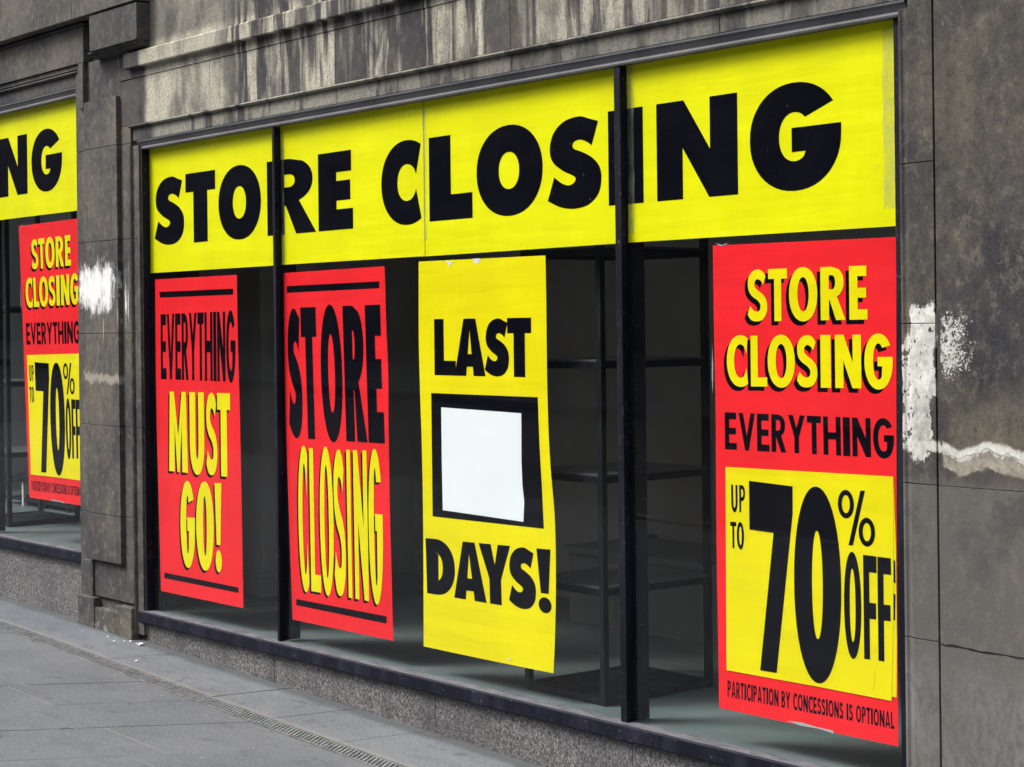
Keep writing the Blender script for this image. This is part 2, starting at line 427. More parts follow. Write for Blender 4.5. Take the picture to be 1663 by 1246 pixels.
# ------------------------------------------------------------------ ground
BASE = [(-12, .24), (-1.671, -.092), (-.551, -.112), (.043, -.133), (1.076, -.163), (2.752, -.204), (4.6, -.245), (14, -.42)]
def lerp_tab(tab, x):
    for (a, b), (c, d) in zip(tab, tab[1:]):
        if x <= c: return b + (d - b) * (x - a) / (c - a)
    return tab[-1][1]
def dtop(u): return lerp_tab([(-12, .30), (-1, .348), (.9, .368), (2.4, .395), (6, .42), (14, .45)], u)
DW = .082
def gz(u, d):
    """height of the pavement at d metres in front of the glass"""
    b = lerp_tab(BASE, u)
    dt = dtop(u)
    if d <= dt: return b - .015 * max(0, d - .05)
    return b - .015 * (dt - .05) + .028 * max(0, d - dt - DW)
def ghit(px, py):
    d = ray(px, py); lo, hi = .02, 4.0
    def g(p):
        t = (-p - CAM.y) / d.y; q = CAM + d * t; return q.z - gz(q.x, p)
    for _ in range(50):
        mid = (lo + hi) / 2
        if g(mid) > 0: hi = mid       # nearer the camera the ray is above ground
        else: lo = mid
    p = (lo + hi) / 2; t = (-p - CAM.y) / d.y; q = CAM + d * t
    return q.x, p

gm = MB()
us = [-12 + i * .5 for i in range(53)]
ds = [-.2, .05, .2, None, 'e', .8, 1.5, 2.5, 3.6, 4.6]
def dval(k, u): return dtop(u) if k is None else (dtop(u) + DW if k == 'e' else k)
for i in range(len(us) - 1):
    for j in range(len(ds) - 1):
        q = []
        for (a, b) in ((i, j), (i+1, j), (i+1, j+1), (i, j+1)):
            u = us[a]; d = dval(ds[b], u); q.append((u, -d, gz(u, max(d, .05)) - .012))
        gm.poly(q)
tag(gm.build('pavement_bed', M['joint'], recalc=True), kind='structure')

def slab(mb, pts, th=.03, inset=.0, up=0.):
    """pts [(u,d)] -> a paving stone following the ground"""
    cx = sum(p[0] for p in pts) / len(pts); cy = sum(p[1] for p in pts) / len(pts)
    n = len(mb.v); k = len(pts)
    P2 = []
    for (u, d) in pts:
        L = math.hypot(u - cx, d - cy)
        P2.append((u - (u - cx) / L * inset, d - (d - cy) / L * inset))
    for (u, d) in P2: mb.v.append(Vector((u, -d, gz(u, max(d, .05)) - th)))
    for (u, d) in P2: mb.v.append(Vector((u, -d, gz(u, max(d, .05)) + up)))
    mb.f.append(tuple(n + i for i in reversed(range(k)))); mb.f.append(tuple(n + k + i for i in range(k)))
    for i in range(k):
        j = (i + 1) % k; mb.f.append((n + i, n + j, n + k + j, n + k + i))

# main field of slabs: columns between skewed cross joints
a0, a1 = ghit(0, 1235), ghit(426, 1218)
SK = (a1[0] - a0[0]) / (a1[1] - a0[1])            # u change per metre of d (negative)
def col_u(px, py):
    u, d = ghit(px, py); return u - SK * (d - .95)
cols = [col_u(82, 1049), col_u(20, 1113), col_u(92, 1145), col_u(200, 1180), col_u(213, 1227)]
cols = sorted(cols)
while cols[-1] < 12.5: cols.append(cols[-1] + random.choice((.42, .46, .5)))
while cols[0] > -11: cols.insert(0, cols[0] - random.choice((.42, .46, .5)))
L1 = {2: ghit(50, 1130)[1]}
pv = MB(); sd = MB()
known = [ghit(50, 1130)[1], ghit(83, 1166)[1], ghit(225, 1204)[1], ghit(240, 1240)[1]]
c0 = min(range(len(cols)), key=lambda i: abs(cols[i] - col_u(20, 1113)))
for i in range(len(cols) - 1):
    ua, ub = cols[i] + .0017, cols[i+1] - .0017
    k = i - c0
    dmid = known[k] if 0 <= k < 4 else .95 + random.uniform(-.06, .12)
    def E(u, d): return (u + SK * (d - .95), d)
    d0a = dtop(ua + .3) + DW + .012; d0b = dtop(ub + .3) + DW + .012
    rows = [dmid]
    while rows[-1] < 4.4: rows.append(rows[-1] + random.uniform(.52, .68))
    prev = (d0a, d0b)
    for r in rows:
        g = .0028
        slab(pv, [E(ua, prev[0]), E(ub, prev[1]), E(ub, r - g), E(ua, r - g)], up=random.uniform(-.0012, .0012))
        # pale sanded longitudinal joint
        slab(sd, [E(ua, r - g), E(ub, r - g), E(ub, r + g), E(ua, r + g)], th=.02, up=-.0015)
        prev = (r + g, r + g)
tag(pv.build('pavement', M['paving'], bevel=0), kind='structure')
tag(sd.build('pavement_joints', M['sand']), kind='structure')
# strip of stones between wall and drain
st = MB()
js = [ghit(231, 1067)[0], ghit(389, 1129)[0], ghit(602, 1202)[0]]
jj = [js[0], js[1], js[1] + (js[2]-js[1])*.5, js[2]]
while jj[-1] < 12: jj.append(jj[-1] + random.uniform(.62, .8))
while jj[0] > -11: jj.insert(0, jj[0] - random.uniform(.6, .75))
for a, b in zip(jj, jj[1:]):
    a += .0025; b -= .0025
    slab(st, [(a + .03, .03), (b + .03, .03), (b - .05, dtop(b) - .004), (a - .05, dtop(a) - .004)], up=random.uniform(-.001, .001))
tag(st.build('pavement_edge_strip', M['strip']), kind='structure')

# slotted drain cover
M['rim'] = mk_plain('weathered_rim', (.10,.105,.11), (.19,.19,.185), 14)
dr = empty('drain_cover', (1.5, -.42, gz(1.5, .42)), 'long narrow galvanised drain grate set in the pavement along the foot of the wall', 'drain')
ch = MB(); rims = MB(); gr = MB()
u = -4.0
while u < 6.5:
    v = u + .5
    for off0, off1, z0, tgt in ((0., DW, -.013, ch), (0., .006, .0, rims), (DW - .005, DW + .005, .0, rims)):
        q = [(u, dtop(u) + off0), (v, dtop(v) + off0), (v, dtop(v) + off1), (u, dtop(u) + off1)]
        for qq in (q,):
            n = len(tgt.v)
            zz = [gz(a, dtop(a)) for a, b in qq]
            for (a, b), z in zip(qq, zz): tgt.v.append(Vector((a, -b, z + z0)))
            for (a, b), z in zip(qq, zz): tgt.v.append(Vector((a, -b, z + z0 - .02)))
            tgt.f += [(n, n+1, n+2, n+3), (n+7, n+6, n+5, n+4)] + [(n+i, n+4+i, n+4+(i+1) % 4, n+(i+1) % 4) for i in range(4)]
    u = v
u = -4.0
while u < 6.4:
    z = gz(u, dtop(u)); d = dtop(u)
    for r in range(4):                 # studs between the slots, staggered
        uu = u + (.012 if r % 2 else 0)
        y0 = d + .009 + r * .0168
        gr.box(uu, uu + .0125, y0, y0 + .0105, z - .012, z - .0005)
    u += .024
ch.build('channel', M['drain_dark'], dr); rims.build('rim', M['rim'], dr); gr.build('grating', M['drain'], dr)

# kerb, road, far pavement
def sheet(name, mat, d0, d1, dz0, dz1, kind='structure'):
    mb = MB(); uu = [-70, -40, -20, -12, -6, 0, 6, 14, 30]
    for a, b in zip(uu, uu[1:]):
        def zz(u, dz): return lerp_tab([(-70, 1.9), (-12, .24), (14, -.42), (30, -.8)], u) + dz
        mb.poly([(a, -d0, zz(a, dz0)), (b, -d0, zz(b, dz0)), (b, -d1, zz(b, dz1)), (a, -d1, zz(a, dz1))])
    return tag(mb.build(name, mat), kind=kind)
sheet('ground', M['joint'], -9, 60, -.32, -.32)
sheet('road', M['road'], 4.72, 12.0, -.02, -.02)
sheet('far_pavement', M['paving'], 12.0, 17.2, .10, .14)
kb = MB()
for i in range(46):
    a = -12 + i * .56; z = gz(a + .28, 4.6); kb.box(a, a + .553, 4.6, 4.74, z - .2, z + .004)
tag(kb.build('kerb', M['kerb'], bevel=.006), kind='structure')

# ------------------------------------------------------------------ the building
BLD = empty('stone_shop_building', (2.0, 0, -.2), 'soot-stained stone shop building with two big dark-framed display windows', 'building')
SU, SZS, SZH = -5.262, .226, .328         # left window: shift along the wall, of the sill, of the head
WL, WR = 0.0, 4.572                       # opening of the main window, at the stone
ZS, ZH = .018, 2.224

COURSES = [.455, .893, 1.346, 1.80]
def blocks(mb, u0, u1, p0, p1, z0, z1, zj=COURSES, uj=(), gap=.0011):
    zs = [z0] + [z for z in zj if z0 + .03 < z < z1 - .03] + [z1]
    ul = [u0] + sorted(x for x in uj if u0 + .03 < x < u1 - .03) + [u1]
    for a, b in zip(zs, zs[1:]):
        for c, d in zip(ul, ul[1:]):
            mb.box(c + (gap if c != u0 else 0), d - (gap if d != u1 else 0), p0, p1, a + (gap if a != z0 else 0), b - (gap if b != z1 else 0))

FZ = [U(341, 180, .05), U(545, 140, .05), U(829, 80, .05), U(1167, 30, .05), 5.6, 6.7]
# core behind everything so joints read as dark lines
core = MB()
core.box(-9, SU + WL - .01, -.28, .03, -.6, 3.6); core.box(SU + WR - .03 + .04, WL - .022, -.28, .03, -.6, 3.6); core.box(WR + .022, 8.5, -.28, .03, -.6, 3.6)
core.box(WL - .021, WR + .021, -.28, .03, ZH + .06, 3.6); core.box(SU + WL, SU + WR + .009, -.28, .03, ZH + SZH + .06, 3.6)
core.build('wall_core', M['joint_stone'], BLD)

# right pier
rp = MB()
xb0, xb1 = U(1481, 600, .045), U(1518.5, 600, .05)
blocks(rp, xb1 + .012, 8.5, .03, .055, -.5, 2.60, zj=(.893,), uj=(6.1, 7.4), gap=.0008)
rp2 = MB()
rp.build('pier_wall', M['pier'], BLD, bevel=.0011)
# ragged open joint low on the pier
ck = MB(); x = xb1 + .013; zc_ = .452; top_ = []; bot_ = []
while x < 8.4:
    zc_ += random.uniform(-.0045, .0035); w_ = random.uniform(.0012, .0042)
    top_.append((x, zc_ + w_)); bot_.append((x, zc_ - w_)); x += random.uniform(.012, .05)
for i in range(len(top_) - 1):
    ck.poly([(bot_[i][0], -.0556, bot_[i][1]), (bot_[i+1][0], -.0556, bot_[i+1][1]), (top_[i+1][0], -.0556, top_[i+1][1]), (top_[i][0], -.0556, top_[i][1])])
ck.build('open_joint', M['crack'], BLD, recalc=False)
bnd = MB(); blocks(bnd, xb0, xb1, .028, .048, -.5, ZH + .105)
# inner moulding of the right jamb: small hollow and fillet
pr = [(WR, -.0), (WR, .030), (WR + .004, .040), (WR + .012, .0415), (WR + .020, .038), (WR + .028, .0395), (WR + .036, .044), (xb0 - .001, .0445), (xb0 - .001, .0)]
zs = [-.5] + COURSES + [ZH + .02]
for a, b in zip(zs, zs[1:]): bnd.prism_z(pr, a + .0015, b - .0015)
bnd.build('jamb_band', M['pier'], BLD, bevel=.0015)

# lintel: chamfer strip, architrave, bead, frieze, ledge, upper wall
mh = MB()
for (u0, u1, dz, js) in ((WL - .03, WR + .03, 0, FZ), (SU + WL - .03, SU + WR + .02, SZH, ())):
    z = ZH + dz
    mh.prism_u([(0, z), (.034, z), (.0355, z + .006), (.031, z + .014), (.0385, z + .030), (.044, z + .036), (.044, z + .043), (0, z + .043)], u0, u1)
mh.build('head_moulding', M['mould'], BLD)
ar = MB()
for (u0, u1, dz, js) in ((-.068, WR + .07, 0, FZ), (SU - .068, SU + WR + .075, SZH, (SU + WR - .35,))):
    z = ZH + dz
    ul = [u0] + [x for x in js if u0 < x < u1] + [u1]
    for a, b in zip(ul, ul[1:]):
        ar.box(a + .0015, b - .0015, .0, .0455, z + .0435, z + .104)
ar.build('architrave', M['band'], BLD, bevel=.002)
bd = MB()
for (u0, u1, dz) in ((-.085, 8.4, 0), (SU - .085, U(124, 118, .06), SZH)):
    z = ZH + dz + .1045
    ul = [u0] + [x for x in FZ if u0 < x < u1] + [u1]
    for a, b in zip(ul, ul[1:]):
        bd.prism_u([(.03, z), (.050, z), (.060, z + .003), (.064, z + .008), (.061, z + .013), (.054, z + .016), (.03, z + .017)], a + .001, b - .001)
bd.build('bead_moulding', M['band'], BLD)
fr = MB()
zf0, zl0, zl1 = ZH + .122, 2.611, 2.684
pl0 = U(197.5, 400, .05)                   # right edge of the raised panel
blocks(fr, pl0 + .001, 8.4, .03, .05, zf0, zl0 - .045, zj=(), uj=[.02] + FZ)
blocks(fr, pl0 + .001, 8.4, .03, .054, zl0 - .044, zl0, zj=(), uj=[x + .25 for x in FZ])
fr.box(pl0 + .003, .18, .03, .0495, zl0 + .001, 2.72)
fr.build('frieze', M['frieze'], BLD, bevel=.0015)
lg = MB()
lu0 = U(200, 100, .085)
ul = [lu0] + [x + .12 for x in FZ if x + .12 < 8] + [8.4]
for a, b in zip(ul, ul[1:]):
    lg.prism_u([(.03, zl0), (.083, zl0), (.085, zl0 + .004), (.085, zl1 - .006), (.080, zl1), (.03, zl1 + .016)], a + .001, b - .001)
lg.build('string_course', M['frieze'], BLD)
bu1 = U(222, 30, .12)                      # right face of the projecting block
uw = MB()
blocks(uw, bu1 - .01, 8.4, .03, .05, zl1 + .001, 3.6, zj=(3.02,), uj=[U(364, 20, .05), U(560, 5, .05), 2.3, 3.4, 4.6, 5.9])
uw.build('upper_wall', M['frieze'], BLD, bevel=.002)

# pilaster between the windows
wr2 = U(131, 600, .045)                    # right stone edge of the left window
x139 = U(140.5, 300, .06)
pa = MB()
blocks(pa, wr2, x139, .0, .055, -.1, ZH + SZH + .105, zj=COURSES + [2.26])        # band beside the left window
pa.prism_z([(wr2 - .012, 0), (wr2 - .012, .030), (wr2 - .001, .044), (wr2 - .001, 0)], .2, ZH + SZH + .02)
pa.build('left_jamb_band', M['pilaster'], BLD, bevel=.002)
pf = MB()
blocks(pf, x139 - .001, pl0 + .002, .02, .05, .040, 2.70, zj=COURSES + [2.26])
blocks(pf, pl0 + .003, -.083, .02, .05, .040, zf0 - .002, zj=COURSES + [2.26])
pf.build('pilaster_face', M['pilaster'], BLD, bevel=.002)
pj = MB()
pz0, pz1 = at(201, 918, .07)[1], at(190, 155, .07)[1]
blocks(pj, x139 + .001, pl0, .045, .072, pz0, pz1, zj=COURSES + [2.26])
pj.build('raised_panel', M['pilaster'], BLD, bevel=.002)
ja = MB()
zs = [-.10] + COURSES + [2.245]
for a, b in zip(zs, zs[1:]):
    ja.prism_z([(-.082, .0), (-.082, .058), (-.076, .062), (-.070, .058), (-.066, .047), (-.012, .045), (-.010, .0)], a + .001, b - .001)
    ja.prism_z([(-.009, 0.), (-.009, .036), (-.0012, .030), (-.0012, 0.)], a + .001, b - .001)
ja.build('left_architrave', M['pilaster'], BLD)
pb = MB()
pb.box(x139 - .09, U(151, 940, .06), .02, .062, -.5, .215)
pb.box(U(154, 940, .05) , -.083, .02, .036, -.5, .0395)
pb.box(wr2 - .002, U(152, 960, .078), .02, .078, -.5, .034)
pb.box(U(152, 990, .078) + .002, U(190, 1000, .078), .02, .074, -.5, -.012)
pb.box(U(190, 1000, .078) + .002, -.078, .02, .078, -.5, .024)
pb.build('pilaster_base', M['pilaster'], BLD, bevel=.007)

# left bay, upper courses
lf = MB()
zh2 = ZH + SZH + .125
blocks(lf, -9, x139 + .003, .02, .060, zh2, 2.70, zj=(), uj=(U(25, 140, .06), -2.4, -3.6))
lf.box(U(125, 130, .06), x139 + .003, .02, .0595, ZH + SZH + .106, zh2 - .001)
blocks(lf, -9, x139 + .004, .02, .072, 2.702, 2.885, zj=(), uj=(U(25, 110, .06), -2.4, -3.6))
blocks(lf, -9, x139 + .006, .02, .078, 2.888, 2.899, zj=())
lf.box(x139 - .05, x139 + .003, .02, .0755, 2.47, 2.7)
blocks(lf, -9, SU + WL - .10, .02, .05, -.5, zh2 - .002)
lf.build('left_bay_courses', M['stone_left'], BLD, bevel=.0025)
tp = MB()
blocks(tp, -9, bu1, .02, .130, 2.910, 3.6, zj=(3.3,), uj=(x139 - .002, -1.6, -2.9))
tp.build('cornice_course', M['stone_left'], BLD, bevel=.003)
bk = MB()
bk.box(U(145, 60, .122), bu1, .02, .122, 2.727, 2.902)
bk.build('projecting_block', M['stone'], BLD, bevel=.003)
bm_ = MB()
bm_.prism_u([(.02, 2.7262), (.112, 2.7262), (.112, 2.720), (.100, 2.716), (.094, 2.7135), (.098, 2.7125), (.098, 2.708), (.084, 2.703), (.072, 2.699), (.02, 2.697)], U(146, 90, .10), bu1 - .008)
bm_.build('block_moulding', M['stone'], BLD)

# plinths
def plinth(name, u0, u1, ztop, uj):
    mb = MB(); blocks(mb, u0, u1, -.05, .028, -.6, ztop, zj=(), uj=uj, gap=.0015); return mb.build(name, M['granite'], BLD, bevel=.0015)
plinth('plinth', -.075, xb0 + .02, ZS - .060, [U(445, 1080, .03), U(707, 1180, .03), U(1026, 1230, .03)])
plinth('plinth', -9, wr2 - .004, ZS + SZS - .060, [-1.9, -3.1])

# windows
def window(u_off, dzs, dzh, first):
    w = MB()
    z0, z1 = ZS + dzs, ZH + dzh
    L, R = WL + u_off, WR + u_off
    zt = z1 + .03
    w.box(L - .02, L + .012, -.05, -.004, z0, zt)                          # left stile against the reveal
    w.box(L, L + .006, -.0035, .036, z0, z1 - .002)
    w.box(R - .030, R + .02, -.045, .020, z0, zt)
    w.box(L + .013, R - .031, -.045, -.008, z1 - .012, zt)
    fr_ = w.build('shop_window', M['navy'], BLD, bevel=.002)
    mu0, mu1 = (U(441.5, 207, .03) - .003, U(454.5, 204, 0)), (3.3555, 3.3865)
    edges = []
    for (a, b) in (mu0, mu1):
        a += u_off; b += u_off
        m_ = MB()
        m_.box(a, b, .006, .030, z0 + .001, z1 - .003)
        m_.box(a + .004, b - .001, -.076, .0055, z0 + .001, z1 - .013)
        m_.build('mullion', M['navy'], fr_, bevel=.003)
        edges.append((a, b))
    gx = [L + .004, edges[0][0] + .006, edges[0][1] - .004, edges[1][0] + .006, edges[1][1] - .004, R - .012]
    for i in range(3):
        g = MB(); a, b = gx[2*i], gx[2*i+1]
        g.poly([(a, -.0045, z0 - .002), (b, -.0045, z0 - .002), (b, -.0045, z1 + .002), (a, -.0045, z1 + .002)])
        g.build('glass_pane', M['glass'], fr_, recalc=False)
    s = MB()
    x0, x1 = (L - .045, R + .02) if first else (L - .02, wr2 - .003)
    s.prism_u([(0., z0 - .058), (.050, z0 - .058), (.056, z0 - .052), (.056, z0 - .008), (.052, z0 - .0015), (.006, z0 + .0005), (0., z0 + .0005)], x0, x1)
    s.build('sill', M['sill'], fr_)
    return fr_, edges
W1, E1 = window(0, 0, 0, True)
W2, E2 = window(SU, SZS, SZH, False)

# interior rooms behind the glass
def room(L, R, zf, zt, depth, pier_at=None):
    f = MB(); f.box(L - .3, R + .3, -depth, -.0015, zf - .12, zf)
    f.build('display_floor', M['inner_floor'], BLD)
    b = MB(); b.box(L - .3, R + .3, -depth - .1, -depth, zf - .2, zt + .5)
    b.build('back_wall', M['inner_wall'], BLD)
    k = MB(); k.prism_u([(-depth + .002, zf + .001), (-depth + .022, zf + .001), (-depth + .022, zf + .10), (-depth + .012, zf + .115), (-depth + .002, zf + .12)], L - .28, R + .28)
    k.build('skirting', M['inner_wall'], BLD)
    c = MB(); c.box(L - .3, R + .3, -depth, -.29, zt + .3, zt + .4); c.build('ceiling', M['inner_dark'], BLD)
    for a_, b_ in ((L - .4, L - .3), (R + .3, R + .4)):
        e = MB(); e.box(a_, b_, -depth, -.285, zf - .2, zt + .5); e.build('side_wall', M['inner_wall'], BLD)
room(WL, WR, .014, 2.3, 1.75)
room(SU + WL, SU + WR, .240, 2.6, 1.9)
pc = MB(); ub = U(427, 900, -.62)
pc.box(ub - .5, ub, -.95, -.62, .0145, 2.55)
col_ = pc.build('inner_column', M['inner_wall'], BLD, bevel=.004)
pb2 = MB(); pb2.box(ub - .52, ub + .018, -.97, -.60, .0142, .11); pb2.box(ub - .512, ub + .010, -.962, -.608, .1105, .13)
pb2.build('column_base', M['inner_wall'], col_, bevel=.004)
ps = MB(); ps.box(1.6, 3.4, -1.72, -1.25, .0145, .33); ps.box(1.58, 3.42, -1.73, -1.23, .3305, .36)
PT = ps.build('display_plinth', M['inner_dark'], bevel=.004)
tag(PT, 'low dark display plinth standing against the back wall behind the LAST DAYS poster', 'display plinth')
so = MB(); x, z = at(1058, 886, -1.73); so.box(x - .03, x + .03, -1.749, -1.73, z - .05, z + .05); so.build('wall_socket', M['rack'], BLD, bevel=.003)

# display racks
def rack(u0, u1, p0, p1, zf, heights, top, label, t=.024):
    r = empty('display_rack', ((u0 + u1) / 2, -(p0 + p1) / 2, zf), label, 'display rack')
    for (a, b) in ((u0, p0), (u1, p0), (u0, p1), (u1, p1)):
        m_ = MB(); m_.box(a - t/2, a + t/2, b - t/2, b + t/2, zf, top); m_.build('post', M['rack'], r, bevel=.0015)
    for h in heights:
        m_ = MB()
        for b in (p0, p1): m_.box(u0 + t/2, u1 - t/2, b - t/2 + .001, b + t/2 - .001, h - t, h)
        for a in (u0, u1): m_.box(a - t/2 + .001, a + t/2 - .001, min(p0, p1) + t/2, max(p0, p1) - t/2, h - t, h)
        m_.build('rail', M['rack'], r, bevel=.001)
        if h - zf < .1:
            s_ = MB(); s_.box(u0 + t/2, u1 - t/2, min(p0, p1) + t/2, max(p0, p1) - t/2, h - t + .002, h - .006); s_.build('base_board', M['rack'], r)
        if h - zf > .1:
            s_ = MB(); s_.box(u0 - t/2 + .002, u1 + t/2 - .002, min(p0, p1) - t/2 + .002, max(p0, p1) + t/2 - .002, h + .001, h + .008); s_.build('shelf', M['shelf'], r)
    return r
pf_ = -.115
ur = U(981, 1000, pf_); ul_ = U(860, 1120, pf_)
pk = -.50
for _i in range(400):
    pk = -.2 - _i * .002
    if U(1151, 1135, pk) < ur: break
ur2 = U(1151, 1100, pk)
zr = [at(981, y, pf_)[1] for y in (958, 775, 588, 402)]

r1 = rack(ul_, ur, pf_, pk, .0145, [.042] + zr, 2.0, 'open black steel display rack behind the glass right of the LAST DAYS poster')
r2 = rack(U(14, 700, -.2) - .5, U(14, 700, -.2), -.2, -.62, .2405, [.27, .66, 1.07, 1.5], 2.2, 'open black steel rack behind the glass of the left window')
# bench with turned-looking legs in the left window
bn = empty('display_bench', (-1.4, .8, .2405), 'small dark low bench with pale legs behind the glass at the left edge', 'bench')
t_ = MB(); t_.box(U(2, 830, -.8), U(116, 830, -.8), -1.1, -.8, .40, .43); t_.box(U(4, 830, -.8), U(114, 830, -.8), -1.08, -.82, .27, .285); t_.build('bench_top', M['rack'], bn, bevel=.003)
for px in (6, 40, 76, 112):
    for p in (-.83, -1.07):
        l_ = MB(); x = U(px, 850, -.83); l_.box(x - .012, x + .012, p - .012, p + .012, .2405, .399); l_.build('leg', M['inner_wall'] if px in (40,) else M['rack'], bn, bevel=.002)

# ------------------------------------------------------------------ lettering
def arc(cx, cy, rx, ry, a0, a1, n=20, pw=2.0):
    out = []
    for i in range(n + 1):
        a = math.radians(a0 + (a1 - a0) * i / n); c, s_ = math.cos(a), math.sin(a)
        e = 2.0 / pw
        out.append((cx + rx * math.copysign(abs(c) ** e, c), cy + ry * math.copysign(abs(s_) ** e, s_)))
    return out
def smooth(pts, corners, closed=True, n=6):
    """Catmull-Rom through pts, sharp at the given indices"""
    out = []; N = len(pts)
    for i in range(N):
        p1, p2 = pts[i], pts[(i+1) % N]
        p0 = pts[i-1] if i not in corners else p1
        p3 = pts[(i+2) % N] if (i+1) % N not in corners else p2
        for k in range(n):
            t = k / n
            out.append(tuple(.5 * ((2*p1[j]) + (-p0[j] + p2[j]) * t + (2*p0[j] - 5*p1[j] + 4*p2[j] - p3[j]) * t*t + (-p0[j] + 3*p1[j] - 3*p2[j] + p3[j]) * t**3) for j in (0, 1)))
    return out
SFAT = [(.951,.916),(.79,.955),(.60,.995),(.324,.962),(.121,.845),(.049,.675),(.101,.535),(.283,.43),(.486,.36),(.53,.32),(.486,.277),(.385,.262),(.263,.293),(.13,.363),
        (0,.11),(.243,.03),(.506,0),(.77,.035),(.951,.15),(1,.31),(.964,.434),(.83,.538),(.648,.608),(.506,.650),(.478,.693),(.526,.732),(.628,.740),(.74,.71),(.83,.664)]
STHIN = [(.93,.86),(.80,.95),(.56,1.0),(.27,.965),(.07,.85),(.03,.72),(.09,.58),(.27,.48),(.52,.405),(.645,.335),(.66,.27),(.60,.205),(.47,.19),(.30,.215),(.14,.30),
         (0,.14),(.17,.035),(.45,0),(.76,.035),(.96,.16),(1,.30),(.93,.43),(.76,.525),(.52,.60),(.385,.665),(.37,.735),(.43,.795),(.55,.812),(.70,.775),(.80,.71)]
def glyph(ch, s=.33, t=.25):
    """contours in a unit box; s = stem width, t = bar height, both as fractions of the box; first contour is the outline, others are holes or extra islands"""
    o = []; pw = 2.12
    if ch == 'I': o = [[(0,0),(1,0),(1,1),(0,1)]]
    elif ch == 'T':
        a = .5 - s/2; o = [[(a,0),(a+s,0),(a+s,1-t),(1,1-t),(1,1),(0,1),(0,1-t),(a,1-t)]]
    elif ch == 'L': o = [[(0,0),(1,0),(1,t),(s,t),(s,1),(0,1)]]
    elif ch == 'E':
        m0, m1 = .5 - t*.48, .5 + t*.48
        o = [[(0,0),(1,0),(1,t),(s,t),(s,m0),(.93,m0),(.93,m1),(s,m1),(s,1-t),(.96,1-t),(.96,1),(0,1)]]
    elif ch == 'F':
        m0, m1 = .47 - t*.48, .47 + t*.48
        o = [[(0,0),(s,0),(s,m0),(.93,m0),(.93,m1),(s,m1),(s,1-t),(1,1-t),(1,1),(0,1)]]
    elif ch == 'H':
        m0, m1 = .5 - t*.5, .5 + t*.5
        o = [[(0,0),(s,0),(s,m0),(1-s,m0),(1-s,0),(1,0),(1,1),(1-s,1),(1-s,m1),(s,m1),(s,1),(0,1)]]
    elif ch == 'N':
        o = [[(0,0),(s,0),(s,.52),(1-s*1.05,0),(1,0),(1,1),(1-s,1),(1-s,.48),(s*1.05,1),(0,1)]]
    elif ch == 'M':
        o = [[(0,0),(s,0),(s+.01,.60),(.44,.0),(.56,.0),(1-s-.01,.60),(1-s,0),(1,0),(.93,1),(.93-s*.75,1),(.5,.45),(.07+s*.75,1),(.07,1)]]
    elif ch == 'V':
        o = [[(.5-s*.42,0),(.5+s*.42,0),(1,1),(1-s*1.0,1),(.5,.38),(s*1.0,1),(0,1)]]
    elif ch == 'A':
        k = s*.95; b0, b1 = .16, .16+t*.85
        def xl(y): return .5 - s*.45 + (0 - (.5 - s*.45)) * (1 - y)
        yi = .80
        def inn(y): return k + (.5 - k) * (y / yi)
        o = [[(0,0),(k,0),(inn(b0),b0),(1-inn(b0),b0),(1-k,0),(1,0),(.5+s*.48,1),(.5-s*.48,1)],
             [(inn(b1),b1),(1-inn(b1),b1),(.5,yi)]]
    elif ch == 'Y':
        o = [[(.5-s/2,0),(.5+s/2,0),(.5+s/2,.42),(1,1),(1-s*1.05,1),(.5,.66),(s*1.05,1),(0,1),(.5-s/2,.42)]]
    elif ch == 'O' or ch == '0':
        k = 1.0
        o = [arc(.5,.5,.5,.515,0,360,44,pw)[:-1], arc(.5,.5,.5-s*k,.5-t*.92,0,360,40,pw)[:-1]]
    elif ch == 'U':
        o = [[(0,1),(0,.38)] + arc(.5,.38,.5,.395,180,360,18,pw)[1:-1] + [(1,.38),(1,1),(1-s,1),(1-s,.38)] + arc(.5,.38,.5-s,.395-t,360,180,18,pw)[1:-1] + [(s,.38),(s,1)]]
    elif ch == 'D':
        x0 = .45
        o = [[(0,0),(x0*.75,0)] + arc(x0*.75,.5,1-x0*.75,.5,-90,90,20,pw)[1:-1] + [(x0*.75,1),(0,1)],
             [(s,t)] + arc(min(x0*.75,1-s-.05),.5,max(.04,1-s-min(x0*.75,1-s-.05)),.5-t,-90,90,16,pw) + [(s,1-t)]]
    elif ch in 'PRB':
        b = .42 if ch != 'B' else .50          # foot of the upper bowl
        xr = 1.0 if ch == 'P' else (.94 if ch == 'R' else .92)
        cy, ry = (1 + b)/2, (1 - b)/2
        x0 = .46
        up = arc(x0,cy,xr-x0,ry,-90,90,16,pw)
        tt = min(t*.82, ry*.72)
        hole = [(s,b+tt)] + arc(min(x0,xr-s-.03),cy,max(.05,xr-s-min(x0,xr-s-.03)),ry-tt,-90,90,12,pw) + [(s,1-tt)]
        if ch == 'P': o = [[(0,0),(s,0),(s,b)] + up + [(0,1)], hole]
        elif ch == 'R':
            o = [[(0,0),(s,0),(s,b-.04),(s+.03,b-.04),(1-s*1.12,0),(1,0),(.66,b+.02)] + [p for p in up if p[0] > .67] + [(x0,1),(0,1)], hole]
        else:
            lo = arc(x0,b/2,1-x0,b/2,-90,90,16,pw)
            h2 = [(s,tt)] + arc(min(x0,1-s-.03),b/2,max(.05,1-s-min(x0,1-s-.03)),b/2-tt*.85,-90,90,12,pw) + [(s,b-tt*.8)]
            o = [[(0,0)] + [p for p in lo if p[1] < b-.02] + [p for p in up if p[1] > b+.02] + [(0,1)], hole, h2]
    elif ch == 'C':
        W_ = 1.30
        def arcc(rx, ry, x):
            c = min(.98, (x - W_/2)/rx); a = math.degrees(math.acos(math.copysign(abs(c)**(pw/2), c))); return a
